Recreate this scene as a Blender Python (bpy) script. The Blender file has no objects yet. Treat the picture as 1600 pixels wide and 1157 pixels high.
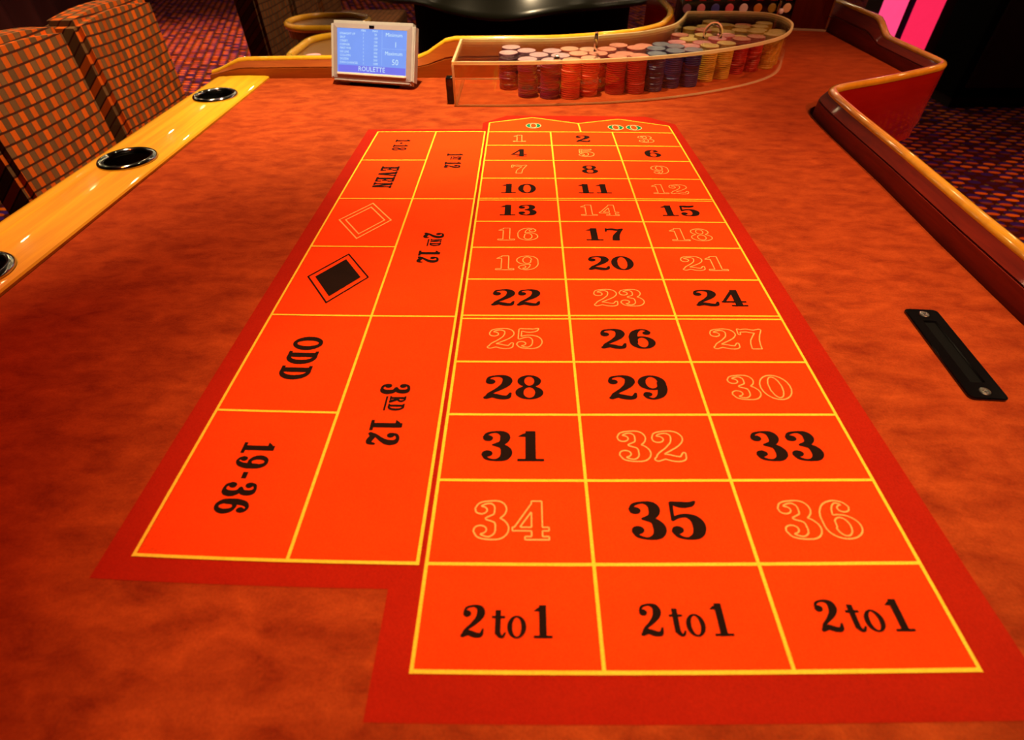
import bpy, bmesh, math, random
import numpy as np
from mathutils import Vector, Matrix, geometry

random.seed(7)
R = math.radians
H = 0.76                       # felt height above the carpet
COL = bpy.context.scene.collection
SC = bpy.context.scene

# ------------------------------------------------------------------ camera
cd = bpy.data.cameras.new('camera')
cam = bpy.data.objects.new('camera', cd)
COL.objects.link(cam)
cam.location = (0.06106, -0.9198, H + 0.33551)
cam.rotation_euler = (0.84624, 0.00925, 0.01832)
cd.sensor_width = 36.0
cd.lens = 830.0 / 1600.0 * 36.0
cd.shift_y = -45.0 / 1600.0
cd.clip_start = 0.02
cd.dof.use_dof = True
cd.dof.focus_distance = 0.66
cd.dof.aperture_fstop = 7.0
SC.camera = cam

# ------------------------------------------------------------------ world, lights, exposure
wd = bpy.data.worlds.new('world')
SC.world = wd
wd.use_nodes = True
wd.node_tree.nodes['Background'].inputs['Color'].default_value = (0.5, 0.06, 0.02, 1)
wd.node_tree.nodes['Background'].inputs['Strength'].default_value = 0.0

SC.view_settings.view_transform = 'Standard'
SC.view_settings.look = 'None'
SC.view_settings.gamma = 1.0
SC.view_settings.use_curve_mapping = False
SC.view_settings.exposure = 0.0
SC.cycles.transparent_max_bounces = 24

WARM = (1.0, 0.74, 0.42)
RED = (1.0, 0.30, 0.12)


def spot(loc, target, power, col=WARM, angle=60, blend=0.5, radius=0.03):
    l = bpy.data.lights.new('downlight_or_fill', 'SPOT')
    l.energy = power
    l.color = col
    l.spot_size = R(angle)
    l.spot_blend = blend
    l.shadow_soft_size = radius
    o = bpy.data.objects.new('downlight_or_fill', l)
    COL.objects.link(o)
    o.location = loc
    o.rotation_euler = (Vector(target) - Vector(loc)).to_track_quat('-Z', 'Y').to_euler()
    return o


# ceiling downlights over the table and the aisles, with added fill spots among them
spot((-0.05, 0.18, 2.55), (-0.08, 0.32, H), 370, (1.0, 0.84, 0.50), 42, 1.0, 0.03)
spot((-0.75, -1.05, 2.55), (-0.24, -0.44, H), 80, (1.0, 0.075, 0.008), 44, 0.9, 0.03)  # added red fill for the near left felt, no fitting of the room
spot((0.95, -1.05, 2.55), (0.52, -0.62, H), 30, (1.0, 0.16, 0.03), 40, 0.9, 0.03)
spot((0.42, -0.40, 2.55), (0.20, -0.42, H), 135, WARM, 38, 0.8, 0.03)
spot((-0.95, 0.10, 2.55), (-0.74, -0.06, H), 175, WARM, 33, 0.7, 0.03)
spot((0.16, -1.00, 2.55), (0.16, -0.70, H), 62, WARM, 28, 0.5, 0.03)
spot((1.45, -0.15, 2.55), (0.75, 0.0, H), 95, (1.0, 0.5, 0.24), 40, 0.8, 0.03)
spot((-0.25, 0.45, 2.55), (-1.15, 0.70, 0.75), 290, WARM, 40, 0.8, 0.03)  # added fill aimed at the fronts of the orange chairs
spot((-2.6, 3.6, 2.55), (-2.6, 3.7, 0), 420, (1.0, 0.62, 0.28), 80, 0.8, 0.04)
spot((0.05, 0.75, 2.55), (0.05, 1.6, H), 120, WARM, 50, 0.7, 0.03)
spot((-0.35, 1.75, 2.55), (-1.05, 2.1, 0.7), 130, WARM, 50, 0.7, 0.03)  # added fill that lifts the brown chairs
spot((2.4, 0.6, 2.55), (2.35, 0.85, 0), 150, (1.0, 0.42, 0.2), 46, 1.0, 0.04)
spot((1.30, -1.30, 2.55), (0.78, 0.22, H), 110, (1.0, 0.36, 0.2), 26, 0.7, 0.03)  # added reddish fill that brightens the apron


def bulb(loc, power):
    l = bpy.data.lights.new('bulb', 'POINT')
    l.energy = power
    l.color = WARM
    l.shadow_soft_size = 0.03
    o = bpy.data.objects.new('bulb', l)
    COL.objects.link(o)
    o.location = loc


# the rest of the small ceiling bulbs of the room: dim, they show mostly as glints in lacquer and chrome
for i in range(7):
    for j in range(5):
        bulb((-4.1 + 1.25 * i + 0.3 * (j % 2), 1.5 + 1.15 * j + 0.2 * (i % 3), 2.62), 4.5)


# ------------------------------------------------------------------ material helpers
def lin(r, g, b):
    f = lambda c: c / 12.92 if c <= 0.04045 else ((c + 0.055) / 1.055) ** 2.4
    return (f(r / 255), f(g / 255), f(b / 255), 1)


class NT:
    def __init__(s, name):
        s.m = bpy.data.materials.new(name)
        s.m.use_nodes = True
        s.t = s.m.node_tree
        s.p = s.t.nodes['Principled BSDF']

    def n(s, kind, **kw):
        nd = s.t.nodes.new(kind)
        for k, v in kw.items():
            if k.startswith('i_'):
                key = k[2:]
                key = int(key) if key.isdigit() else key.replace('_', ' ')
                nd.inputs[key].default_value = v
            else:
                setattr(nd, k, v)
        return nd

    def l(s, a, b):
        s.t.links.new(a, b)

    def math(s, op, a, b=None, c=None):
        nd = s.t.nodes.new('ShaderNodeMath')
        nd.operation = op
        for i, v in enumerate((a, b, c)):
            if v is None:
                continue
            if isinstance(v, (int, float)):
                nd.inputs[i].default_value = v
            else:
                s.l(v, nd.inputs[i])
        return nd.outputs[0]

    def mix(s, fac, a, b):
        nd = s.t.nodes.new('ShaderNodeMix')
        nd.data_type = 'RGBA'
        for sock, v in ((nd.inputs[0], fac), (nd.inputs[6], a), (nd.inputs[7], b)):
            if isinstance(v, (int, float)):
                sock.default_value = v
            elif isinstance(v, tuple):
                sock.default_value = v
            else:
                s.l(v, sock)
        return nd.outputs[2]

    def ramp(s, fac, lo, hi):
        nd = s.t.nodes.new('ShaderNodeMapRange')
        nd.inputs[1].default_value = lo
        nd.inputs[2].default_value = hi
        s.l(fac, nd.inputs[0])
        return nd.outputs[0]

    def coords(s, scale=(1, 1, 1), rot=(0, 0, 0)):
        tc = s.t.nodes.new('ShaderNodeTexCoord')
        mp = s.t.nodes.new('ShaderNodeMapping')
        mp.inputs['Scale'].default_value = scale
        mp.inputs['Rotation'].default_value = rot
        s.l(tc.outputs['Object'], mp.inputs[0])
        return mp.outputs[0]

    def noise(s, vec, scale, detail=4, rough=0.55, dist=0.0):
        nd = s.n('ShaderNodeTexNoise')
        nd.inputs['Scale'].default_value = scale
        nd.inputs['Detail'].default_value = detail
        nd.inputs['Roughness'].default_value = rough
        nd.inputs['Distortion'].default_value = dist
        s.l(vec, nd.inputs['Vector'])
        return nd.outputs[0]

    def bump(s, h, strength, dist=0.001):
        b = s.n('ShaderNodeBump')
        b.inputs['Strength'].default_value = strength
        b.inputs['Distance'].default_value = dist
        s.l(h, b.inputs['Height'])
        s.l(b.outputs[0], s.p.inputs['Normal'])

    def set(s, **kw):
        for k, v in kw.items():
            s.p.inputs[k.replace('_', ' ')].default_value = v
        return s


def plain(name, col, rough=0.5, metal=0.0, coat=0.0, spec=0.5, var=0.12, scale=60):
    """a plain colour broken up by a faint procedural mottle"""
    t = NT(name)
    v = t.noise(t.coords(), scale, 3)
    d = (col[0] * (1 - var), col[1] * (1 - var), col[2] * (1 - var), 1)
    b = (min(1, col[0] * (1 + var)), min(1, col[1] * (1 + var)), min(1, col[2] * (1 + var)), 1)
    t.l(t.mix(v, d, b), t.p.inputs['Base Color'])
    t.set(Roughness=rough, Metallic=metal, Coat_Weight=coat, Coat_Roughness=0.06, Specular_IOR_Level=spec)
    return t.m


def felt_mat(name, lo, hi, streak, var_lo=0.3, var_hi=0.7, grain=900.0, sheen=0.0):
    t = NT(name)
    a = t.noise(t.coords((0.75, 1.5, 1), (0, 0, R(12))), streak, 9, 0.70, 0.3)
    b = t.noise(t.coords(), grain, 2)
    f = t.ramp(a, var_lo, var_hi)
    c = t.mix(f, lo, hi)
    g = t.ramp(b, 0.25, 0.75)
    dk = t.mix(0.72, (0, 0, 0, 1), c)
    t.l(t.mix(g, dk, c), t.p.inputs['Base Color'])
    t.set(Roughness=0.92, Specular_IOR_Level=0.1, Sheen_Weight=sheen, Sheen_Roughness=0.45)
    t.p.inputs['Sheen Tint'].default_value = (1.0, 0.20, 0.04, 1)
    t.bump(b, 0.5, 0.0006)
    return t.m


def wood_mat(name, lo, hi, rough, coat, sc=(6, 60, 60), axis_rot=0, spec=0.2):
    t = NT(name)
    v = t.coords(sc, (0, 0, axis_rot))
    a = t.noise(v, 1.0, 5, 0.6, 0.8)
    b = t.noise(v, 5.0, 2, 0.5)
    f = t.math('ADD', t.math('MULTIPLY', t.ramp(a, 0.3, 0.7), 0.75), t.math('MULTIPLY', b, 0.25))
    t.l(t.mix(f, lo, hi), t.p.inputs['Base Color'])
    t.set(Roughness=rough, Coat_Weight=coat, Coat_Roughness=0.04, Specular_IOR_Level=spec)
    return t.m


M = {}
M['felt'] = felt_mat('suede_felt', (0.22, 0.019, 0.002, 1), (0.48, 0.070, 0.009, 1), 34.0, 0.32, 0.68, 600.0, 0.5)
M['border'] = felt_mat('print_red', (0.37, 0.010, 0.001, 1), (0.43, 0.014, 0.0015, 1), 14)
M['field'] = felt_mat('print_orange', (0.86, 0.047, 0.001, 1), (0.95, 0.060, 0.0015, 1), 6)
M['line'] = felt_mat('print_yellow', (0.96, 0.62, 0.03, 1), (1.0, 0.70, 0.05, 1), 30)
M['outline'] = felt_mat('print_peach', (0.98, 0.42, 0.10, 1), (0.98, 0.50, 0.13, 1), 30)
M['black'] = felt_mat('print_black', (0.010, 0.004, 0.002, 1), (0.016, 0.006, 0.003, 1), 30)
M['green'] = felt_mat('print_green', (0.0, 0.16, 0.07, 1), (0.005, 0.2, 0.09, 1), 30)
M['cream'] = felt_mat('print_cream', (0.95, 0.55, 0.25, 1), (0.98, 0.62, 0.30, 1), 30)
M['gold_wood'] = wood_mat('golden_lacquered_wood', (0.58, 0.23, 0.004, 1), (0.92, 0.47, 0.010, 1), 0.6, 0.7, (48, 3, 48))
M['gold_cap'] = wood_mat('golden_cap_wood', (0.62, 0.25, 0.008, 1), (0.85, 0.41, 0.018, 1), 0.25, 1.0, (25, 25, 25))
M['mahogany'] = wood_mat('red_mahogany', (0.13, 0.005, 0.001, 1), (0.26, 0.015, 0.002, 1), 0.6, 0.05, (8, 8, 90))
M['shaded_gold_wood'] = wood_mat('shaded_gold_wood', (0.26, 0.040, 0.003, 1), (0.42, 0.085, 0.005, 1), 0.45, 0.2, (8, 8, 90))  # golden wood, its red-brown cast from the light put into the colour
M['apron'] = wood_mat('red_polished_apron', (0.38, 0.006, 0.003, 1), (0.50, 0.012, 0.004, 1), 0.18, 1.0, (10, 10, 60))
M['dark_wood'] = plain('dark_underframe', (0.012, 0.006, 0.004), 0.6)
M['gunmetal'] = plain('dark_chrome', (0.42, 0.40, 0.38), 0.10, 1.0)
M['cupdark'] = plain('cup_well', (0.012, 0.010, 0.008), 0.35, 0.4)
M['blackplate'] = plain('black_gloss_plate', (0.003, 0.0022, 0.0024), 0.12, 0.0, 0.0, 0.5)
M['blackmatte'] = plain('black_matte', (0.0025, 0.0025, 0.0025), 0.9, 0.0, 0.0, 0.1)
M['steel'] = plain('bright_steel', (0.75, 0.72, 0.68), 0.2, 1.0)
M['grey'] = plain('grey_plastic', (0.48, 0.42, 0.39), 0.35)
M['vinyl'] = plain('black_vinyl', (0.012, 0.011, 0.006), 0.26, 0.0, 0.0, 0.6)


def emit_mat(name, col, strength):
    t = NT(name)
    v = t.noise(t.coords(), 30, 2)
    c = t.mix(v, tuple(x * 0.94 for x in col[:3]) + (1,), tuple(min(1, x * 1.06) for x in col[:3]) + (1,))
    t.l(c, t.p.inputs['Emission Color'])
    t.set(Emission_Strength=strength, Roughness=0.2)
    t.p.inputs['Base Color'].default_value = (0.02, 0.02, 0.02, 1)
    return t.m


M['lcd'] = emit_mat('lcd_blue', lin(122, 160, 250), 0.95)
M['lcd_bar'] = emit_mat('lcd_violet_bar', lin(118, 118, 245), 0.9)
M['lcd_text'] = emit_mat('lcd_text', lin(205, 236, 255), 1.0)
M['lcd_rule'] = emit_mat('lcd_rule', lin(150, 185, 250), 1.0)
M['pink'] = emit_mat('pink_glow', lin(255, 70, 125), 1.15)
M['pink2'] = emit_mat('rose_glow', lin(255, 38, 84), 1.0)


def acrylic(name, tint, gloss=1.0, edge_glow=0.0):
    t = NT(name)
    nt = t.t
    nt.nodes.remove(t.p)
    out = nt.nodes['Material Output']
    tr = nt.nodes.new('ShaderNodeBsdfTransparent')
    v = t.noise(t.coords(), 20, 2)
    t.l(t.mix(v, tint, tuple(c * 0.985 for c in tint[:3]) + (1,)), tr.inputs[0])
    gl = nt.nodes.new('ShaderNodeBsdfGlossy')
    gl.inputs['Roughness'].default_value = 0.04
    gl.inputs['Color'].default_value = (gloss, gloss, gloss, 1)
    lw = nt.nodes.new('ShaderNodeLayerWeight')
    lw.inputs[0].default_value = 0.5
    fac = t.math('ADD', t.math('MULTIPLY', t.math('POWER', lw.outputs['Facing'], 5.0), 0.93), 0.035)
    ms = nt.nodes.new('ShaderNodeMixShader')
    t.l(fac, ms.inputs[0])
    t.l(tr.outputs[0], ms.inputs[1])
    t.l(gl.outputs[0], ms.inputs[2])
    last = ms
    if edge_glow:
        df = nt.nodes.new('ShaderNodeBsdfTranslucent')
        df.inputs[0].default_value = (1.0, 0.88, 0.55, 1)
        dd = nt.nodes.new('ShaderNodeBsdfDiffuse')
        dd.inputs[0].default_value = (1.0, 0.85, 0.5, 1)
        ad = nt.nodes.new('ShaderNodeMixShader')
        ad.inputs[0].default_value = 0.5
        t.l(df.outputs[0], ad.inputs[1])
        t.l(dd.outputs[0], ad.inputs[2])
        m2 = nt.nodes.new('ShaderNodeMixShader')
        m2.inputs[0].default_value = edge_glow
        t.l(ms.outputs[0], m2.inputs[1])
        t.l(ad.outputs[0], m2.inputs[2])
        last = m2
    t.l(last.outputs[0], out.inputs[0])
    return t.m


M['acrylic'] = acrylic('clear_acrylic', (0.985, 0.975, 0.95, 1))
M['acrylic_edge'] = acrylic('acrylic_polished_edge', (1.0, 0.92, 0.7, 1), 1.0, 0.6)  # pale amber diffuse share paints the glow of light caught in the edges
_t = NT('acrylic_rod')
_t.l(_t.mix(_t.noise(_t.coords(), 30, 2), (1.0, 0.90, 0.66, 1), (1.0, 0.94, 0.76, 1)), _t.p.inputs['Base Color'])
_t.set(Transmission_Weight=1.0, Roughness=0.02, IOR=1.49)
M['acrylic_rod'] = _t.m


def plaid_mat(name, orange, taupe, dark, a_axis=1):
    """woven upholstery: dark warp lines, rows of alternating orange and taupe blocks"""
    t = NT(name)
    tc = t.n('ShaderNodeTexCoord')
    sp = t.n('ShaderNodeSeparateXYZ')
    t.l(tc.outputs['Object'], sp.inputs[0])
    # across the back: local y; up the back: local z (folds over the top along local x)
    u = sp.outputs[1]
    w = t.math('SUBTRACT', sp.outputs[2], t.math('MULTIPLY', sp.outputs[0], 0.9))
    row = t.math('FLOOR', t.math('DIVIDE', w, 0.0275))
    rf = t.math('FRACT', t.math('DIVIDE', w, 0.0275))
    wn = t.n('ShaderNodeTexWhiteNoise', noise_dimensions='1D')
    t.l(row, wn.inputs['W'])
    un = t.math('ADD', t.math('DIVIDE', u, 0.0185), t.math('MULTIPLY', wn.outputs[0], 0.7))
    ci = t.math('FLOOR', un)
    par = t.math('ABSOLUTE', t.math('MODULO', t.math('ADD', ci, row), 2.0))
    cf = t.math('FRACT', un)
    cmb = t.n('ShaderNodeCombineXYZ')
    t.l(ci, cmb.inputs[0])
    t.l(row, cmb.inputs[1])
    wn2 = t.n('ShaderNodeTexWhiteNoise', noise_dimensions='2D')
    t.l(cmb.outputs[0], wn2.inputs['Vector'])
    o2 = t.mix(wn2.outputs[0], orange, tuple(c * 0.55 for c in orange[:3]) + (1,))
    t2 = t.mix(wn2.outputs[0], taupe, tuple(c * 0.6 for c in taupe[:3]) + (1,))
    c = t.mix(t.math('GREATER_THAN', par, 0.5), o2, t2)
    line = t.math('LESS_THAN', rf, 0.17)
    vl = t.math('LESS_THAN', cf, 0.10)
    c = t.mix(vl, c, tuple(0.5 * (a + b) for a, b in zip(dark, taupe)))
    c = t.mix(line, c, dark)
    fine = t.noise(tc.outputs['Object'], 700, 2)
    c = t.mix(t.math('MULTIPLY', fine, 0.45), c, dark)
    t.l(c, t.p.inputs['Base Color'])
    t.set(Roughness=0.85, Specular_IOR_Level=0.2)
    t.bump(t.math('SUBTRACT', 1.0, line), 0.4, 0.002)
    return t.m


M['plaid'] = plaid_mat('orange_plaid', (0.92, 0.14, 0.003, 1), (0.24, 0.11, 0.038, 1), (0.060, 0.010, 0.002, 1))
M['plaid_brown'] = plaid_mat('brown_plaid', (0.26, 0.07, 0.012, 1), (0.16, 0.075, 0.03, 1), (0.05, 0.014, 0.005, 1))


def carpet_mat():
    t = NT('patterned_carpet')
    tc = t.n('ShaderNodeTexCoord')
    mp = t.n('ShaderNodeMapping')
    mp.inputs['Rotation'].default_value = (0, 0, R(10))
    t.l(tc.outputs['Object'], mp.inputs[0])
    sp = t.n('ShaderNodeSeparateXYZ')
    t.l(mp.outputs[0], sp.inputs[0])
    px_, py_ = 0.074, 0.050

    def dots(ox, oy, rx, ry, seed):
        yy = t.math('DIVIDE', t.math('ADD', sp.outputs[1], oy), py_)
        r = t.math('FLOOR', yy)
        xx = t.math('ADD', t.math('DIVIDE', t.math('ADD', sp.outputs[0], ox), px_), t.math('MULTIPLY', r, 0.37))
        c = t.math('FLOOR', xx)
        fx = t.math('DIVIDE', t.math('SUBTRACT', t.math('FRACT', xx), 0.5), rx)
        fy = t.math('DIVIDE', t.math('SUBTRACT', t.math('FRACT', yy), 0.5), ry)
        d = t.math('ADD', t.math('MULTIPLY', fx, fx), t.math('MULTIPLY', fy, fy))
        cm = t.n('ShaderNodeCombineXYZ')
        t.l(t.math('ADD', c, seed), cm.inputs[0])
        t.l(r, cm.inputs[1])
        wn = t.n('ShaderNodeTexWhiteNoise', noise_dimensions='2D')
        t.l(cm.outputs[0], wn.inputs['Vector'])
        return t.math('LESS_THAN', d, 1.0), wn.outputs[0]

    base = t.mix(t.noise(tc.outputs['Object'], 5, 3), (0.045, 0.003, 0.002, 1), (0.075, 0.006, 0.003, 1))
    b, rb = dots(0.045, 0.03, 0.36, 0.34, 11)
    c = t.mix(t.math('MULTIPLY', b, t.ramp(rb, 0.0, 0.6)), base, (0.045, 0.012, 0.16, 1))
    g, rg = dots(0.08, 0.055, 0.13, 0.15, 37)
    c = t.mix(t.math('MULTIPLY', g, t.ramp(rg, 0.3, 0.9)), c, (0.20, 0.10, 0.02, 1))
    a, ra = dots(0.0, 0.0, 0.36, 0.26, 3)
    a = t.math('MULTIPLY', a, t.ramp(t.math('FRACT', t.math('MULTIPLY', ra, 7.31)), 0.10, 0.45))
    oc = t.mix(ra, (0.95, 0.18, 0.004, 1), (0.55, 0.060, 0.006, 1))
    c = t.mix(a, c, oc)
    t.l(c, t.p.inputs['Base Color'])
    t.set(Roughness=0.95, Specular_IOR_Level=0.1)
    return t.m


M['carpet'] = carpet_mat()


# ------------------------------------------------------------------ object helpers
def tag(o, label=None, cat=None, group=None, kind=None):
    if label: o['label'] = label
    if cat: o['category'] = cat
    if group: o['group'] = group
    if kind: o['kind'] = kind
    return o


def empty(name, loc=(0, 0, 0), rz=0.0):
    o = bpy.data.objects.new(name, None)
    COL.objects.link(o)
    o.location = loc
    o.rotation_euler = (0, 0, rz)
    o.empty_display_size = 0.05
    return o


def link(name, me, mat, parent=None, loc=None):
    o = bpy.data.objects.new(name, me)
    COL.objects.link(o)
    if mat is not None and not me.materials:
        for m in (mat if isinstance(mat, (list, tuple)) else [mat]):
            me.materials.append(m)
    if parent is not None:
        o.parent = parent
    if loc is not None:
        o.location = loc
    return o


def mesh(name, vs, fs, smooth=False, mats=None):
    me = bpy.data.meshes.new(name)
    me.from_pydata([tuple(v) for v in vs], [], [tuple(f) for f in fs])
    if smooth:
        me.polygons.foreach_set('use_smooth', [True] * len(me.polygons))
    if mats is not None:
        me.polygons.foreach_set('material_index', mats)
    me.update()
    return me


def fix_normals(me):
    bm = bmesh.new()
    bm.from_mesh(me)
    bmesh.ops.recalc_face_normals(bm, faces=bm.faces)
    bm.to_mesh(me)
    bm.free()
    return me


def sharp(me, ang=40):
    me.polygons.foreach_set('use_smooth', [True] * len(me.polygons))
    try:
        me.set_sharp_from_angle(angle=R(ang))
    except Exception:
        pass
    return me


def box_me(name, sx, sy, sz, bevel=0.0, seg=2, z0=True, off=(0, 0, 0)):
    bm = bmesh.new()
    bmesh.ops.create_cube(bm, size=1.0)
    for v in bm.verts:
        v.co = Vector((v.co.x * sx + off[0], v.co.y * sy + off[1], (v.co.z + (0.5 if z0 else 0)) * sz + off[2]))
    if bevel:
        bmesh.ops.bevel(bm, geom=list(bm.edges), offset=bevel, segments=seg, affect='EDGES', profile=0.6)
    me = bpy.data.meshes.new(name)
    bm.to_mesh(me)
    bm.free()
    if bevel:
        sharp(me, 35)
    return me


def lathe_me(name, prof, n=32, closed=False, sx=1.0, sy=1.0):
    vs, fs = [], []
    k = len(prof)
    for i in range(n):
        a = 2 * math.pi * i / n
        for r, z in prof:
            vs.append((r * math.cos(a) * sx, r * math.sin(a) * sy, z))
    for i in range(n):
        j = (i + 1) % n
        for q in range(k - 1 + (1 if closed else 0)):
            w = (q + 1) % k
            fs.append((i * k + q, j * k + q, j * k + w, i * k + w))
    me = mesh(name, vs, fs)
    bm = bmesh.new()
    bm.from_mesh(me)
    bmesh.ops.remove_doubles(bm, verts=bm.verts, dist=1e-6)
    bmesh.ops.recalc_face_normals(bm, faces=bm.faces)
    bm.to_mesh(me)
    bm.free()
    return sharp(me, 45)


def catmull(pts, n=8, closed=False):
    pts = [tuple(p) for p in pts]
    out = []
    m = len(pts)
    rng = range(m if closed else m - 1)
    for i in rng:
        if closed:
            p0, p1, p2, p3 = pts[i - 1], pts[i], pts[(i + 1) % m], pts[(i + 2) % m]
        else:
            p1, p2 = pts[i], pts[i + 1]
            p0 = pts[i - 1] if i else tuple(2 * a - b for a, b in zip(p1, p2))
            p3 = pts[i + 2] if i + 2 < m else tuple(2 * b - a for a, b in zip(p1, p2))
        for k in range(n):
            t = k / n
            out.append(tuple(0.5 * ((2 * b) + (-a + c) * t + (2 * a - 5 * b + 4 * c - d) * t * t + (-a + 3 * b - 3 * c + d) * t ** 3)
                             for a, b, c, d in zip(p0, p1, p2, p3)))
    if not closed:
        out.append(pts[-1])
    return out


def tube_me(name, pts, r, n=10, closed=False):
    """round tube along a 3-D polyline"""
    P = [Vector(p) for p in pts]
    vs, fs = [], []
    m = len(P)
    up = Vector((0, 0, 1))
    for i, p in enumerate(P):
        a = P[(i - 1) % m] if (closed or i) else p
        b = P[(i + 1) % m] if (closed or i < m - 1) else p
        d = (b - a).normalized()
        s = d.cross(up)
        if s.length < 1e-3:
            s = d.cross(Vector((0, 1, 0)))
        s.normalize()
        u = s.cross(d).normalized()
        rr = r[i] if isinstance(r, (list, tuple)) else r
        for k in range(n):
            t = 2 * math.pi * k / n
            vs.append(p + s * math.cos(t) * rr + u * math.sin(t) * rr)
    for i in range(m if closed else m - 1):
        j = (i + 1) % m
        for k in range(n):
            l = (k + 1) % n
            fs.append((i * n + k, i * n + l, j * n + l, j * n + k))
    if not closed:
        fs.append(tuple(range(n - 1, -1, -1)))
        fs.append(tuple((m - 1) * n + k for k in range(n)))
    return sharp(fix_normals(mesh(name, vs, fs)), 60)


def normals2(path):
    out = []
    for i, p in enumerate(path):
        a = path[max(0, i - 1)]
        b = path[min(len(path) - 1, i + 1)]
        dx, dy = b[0] - a[0], b[1] - a[1]
        l = math.hypot(dx, dy) or 1
        out.append((-dy / l, dx / l))
    return out


def sweep_me(name, path, hs, prof, closed_prof=False, smooth=40):
    """sweep a profile(h) -> [(outward, z)] along a plan path; outward is left of travel"""
    ns = normals2(path)
    vs, fs = [], []
    k = None
    for (x, y), h, (nx, ny) in zip(path, hs, ns):
        pr = prof(h)
        k = len(pr)
        for o, z in pr:
            vs.append((x + nx * o, y + ny * o, H + z))
    for i in range(len(path) - 1):
        for q in range(k if closed_prof else k - 1):
            w = (q + 1) % k
            fs.append((i * k + q, (i + 1) * k + q, (i + 1) * k + w, i * k + w))
    if closed_prof:
        fs.append(tuple(range(k)))
        fs.append(tuple((len(path) - 1) * k + q for q in range(k - 1, -1, -1)))
    return sharp(fix_normals(mesh(name, vs, fs)), smooth)


def slab_me(name, poly, z0, z1):
    n = len(poly)
    vs = [(x, y, z0) for x, y in poly] + [(x, y, z1) for x, y in poly]
    fs = [tuple(range(n - 1, -1, -1)), tuple(range(n, 2 * n))]
    fs += [(i, (i + 1) % n, n + (i + 1) % n, n + i) for i in range(n)]
    return mesh(name, vs, fs)


def boolean_cut(o, cutters):
    for c in cutters:
        md = o.modifiers.new('cut', 'BOOLEAN')
        md.operation = 'DIFFERENCE'
        md.solver = 'EXACT'
        md.object = c
    bpy.context.view_layer.update()
    dg = bpy.context.evaluated_depsgraph_get()
    me = bpy.data.meshes.new_from_object(o.evaluated_get(dg))
    o.modifiers.clear()
    o.data = me
    for c in cutters:
        bpy.data.objects.remove(c)
    return o


# ------------------------------------------------------------------ the room
def plane_struct(name, vs, mat, label):
    n = len(vs) // 2
    me = mesh(name, vs, [tuple(range(len(vs)))])
    o = link(name, me, mat)
    tag(o, label, None, None, 'structure')
    return o


def struct_box(name, lo, hi, mat, label):
    me = box_me(name, hi[0] - lo[0], hi[1] - lo[1], hi[2] - lo[2])
    o = link(name, me, mat, None, ((lo[0] + hi[0]) / 2, (lo[1] + hi[1]) / 2, lo[2]))
    return tag(o, label, None, None, 'structure')


M['wall'] = plain('dark_maroon_wall', (0.030, 0.004, 0.004), 0.8, scale=8)
M['ceil'] = plain('dark_ceiling', (0.008, 0.003, 0.002), 0.9, scale=8)
XL, XR, YN, YF, ZC = -4.5, 4.8, -3.2, 6.6, 2.75
struct_box('floor', (XL, YN, -0.1), (XR, YF, 0), M['carpet'], 'dark carpet with orange dashes and purple dots')
struct_box('ceiling', (XL, YN, ZC), (XR, YF, ZC + 0.1), M['ceil'], 'dark ceiling above the gaming room')
struct_box('wall_left', (XL - 0.1, YN, 0), (XL, YF, ZC), M['wall'], 'dark maroon wall on the left')
struct_box('wall_right', (XR, YN, 0), (XR + 0.1, YF, ZC), M['wall'], 'dark wall on the right')
struct_box('wall_back', (XL, YF, 0), (XR, YF + 0.1, ZC), M['wall'], 'dark wall at the far end')
struct_box('wall_front', (XL, YN - 0.1, 0), (XR, YN, ZC), M['wall'], 'dark wall behind the viewer')

# ------------------------------------------------------------------ roulette table
table = empty('roulette_table', (0, 0, 0))
tag(table, 'orange felt roulette table with golden wood rail and printed betting layout', 'table')

# inner foot line of the raised wooden border, far side (travel +x) and right side (travel from far end to near end)
farA = [(-0.628, 0.325), (-0.612, 0.325), (-0.596, 0.325), (-0.58, 0.324), (-0.56, 0.324), (-0.54, 0.324), (-0.51, 0.323), (-0.48, 0.323), (-0.44, 0.323), (-0.40, 0.323), (-0.30, 0.323), (-0.19, 0.322), (-0.165, 0.322),
        (-0.145, 0.322), (-0.125, 0.322), (-0.105, 0.322), (-0.085, 0.322), (0.0, 0.322)] + \
    catmull([(0.06, 0.322), (0.116, 0.325), (0.17, 0.334), (0.239, 0.355), (0.311, 0.386), (0.377, 0.442), (0.411, 0.502), (0.437, 0.577), (0.452, 0.68), (0.455, 0.95)], 5)


def interp(x, tab):
    for (a, va), (b, vb) in zip(tab, tab[1:]):
        if x <= b:
            if x <= a: return va
            t = (x - a) / (b - a)
            t = t * t * (3 - 2 * t)
            return va + (vb - va) * t
    return tab[-1][1]


hA = [interp(x, [(-0.635, 0.012), (-0.545, 0.0385), (-0.43, 0.040), (-0.17, 0.041), (-0.088, 0.076), (9, 0.076)]) for x, y in farA]
rightB = [(0.888, 0.95), (0.888, 0.75), (0.888, 0.60), (0.888, 0.57), (0.888, 0.555), (0.888, 0.54), (0.888, 0.525), (0.888, 0.51), (0.888, 0.495), (0.888, 0.48), (0.888, 0.42), (0.888, 0.34)] + \
    catmull([(0.888, 0.30), (0.885, 0.277), (0.868, 0.260), (0.82, 0.232), (0.743, 0.191), (0.678, 0.160), (0.628, 0.137), (0.600, 0.115), (0.586, 0.085), (0.580, 0.04), (0.575, -0.03)], 5) + \
    [(0.568, -0.20), (0.558, -0.36), (0.551, -0.52), (0.549, -0.75), (0.548, -1.12)]
hB = [interp(y, [(-2, 0.042), (0.485, 0.042), (0.565, 0.070), (2, 0.072)]) for x, y in rightB]

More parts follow.
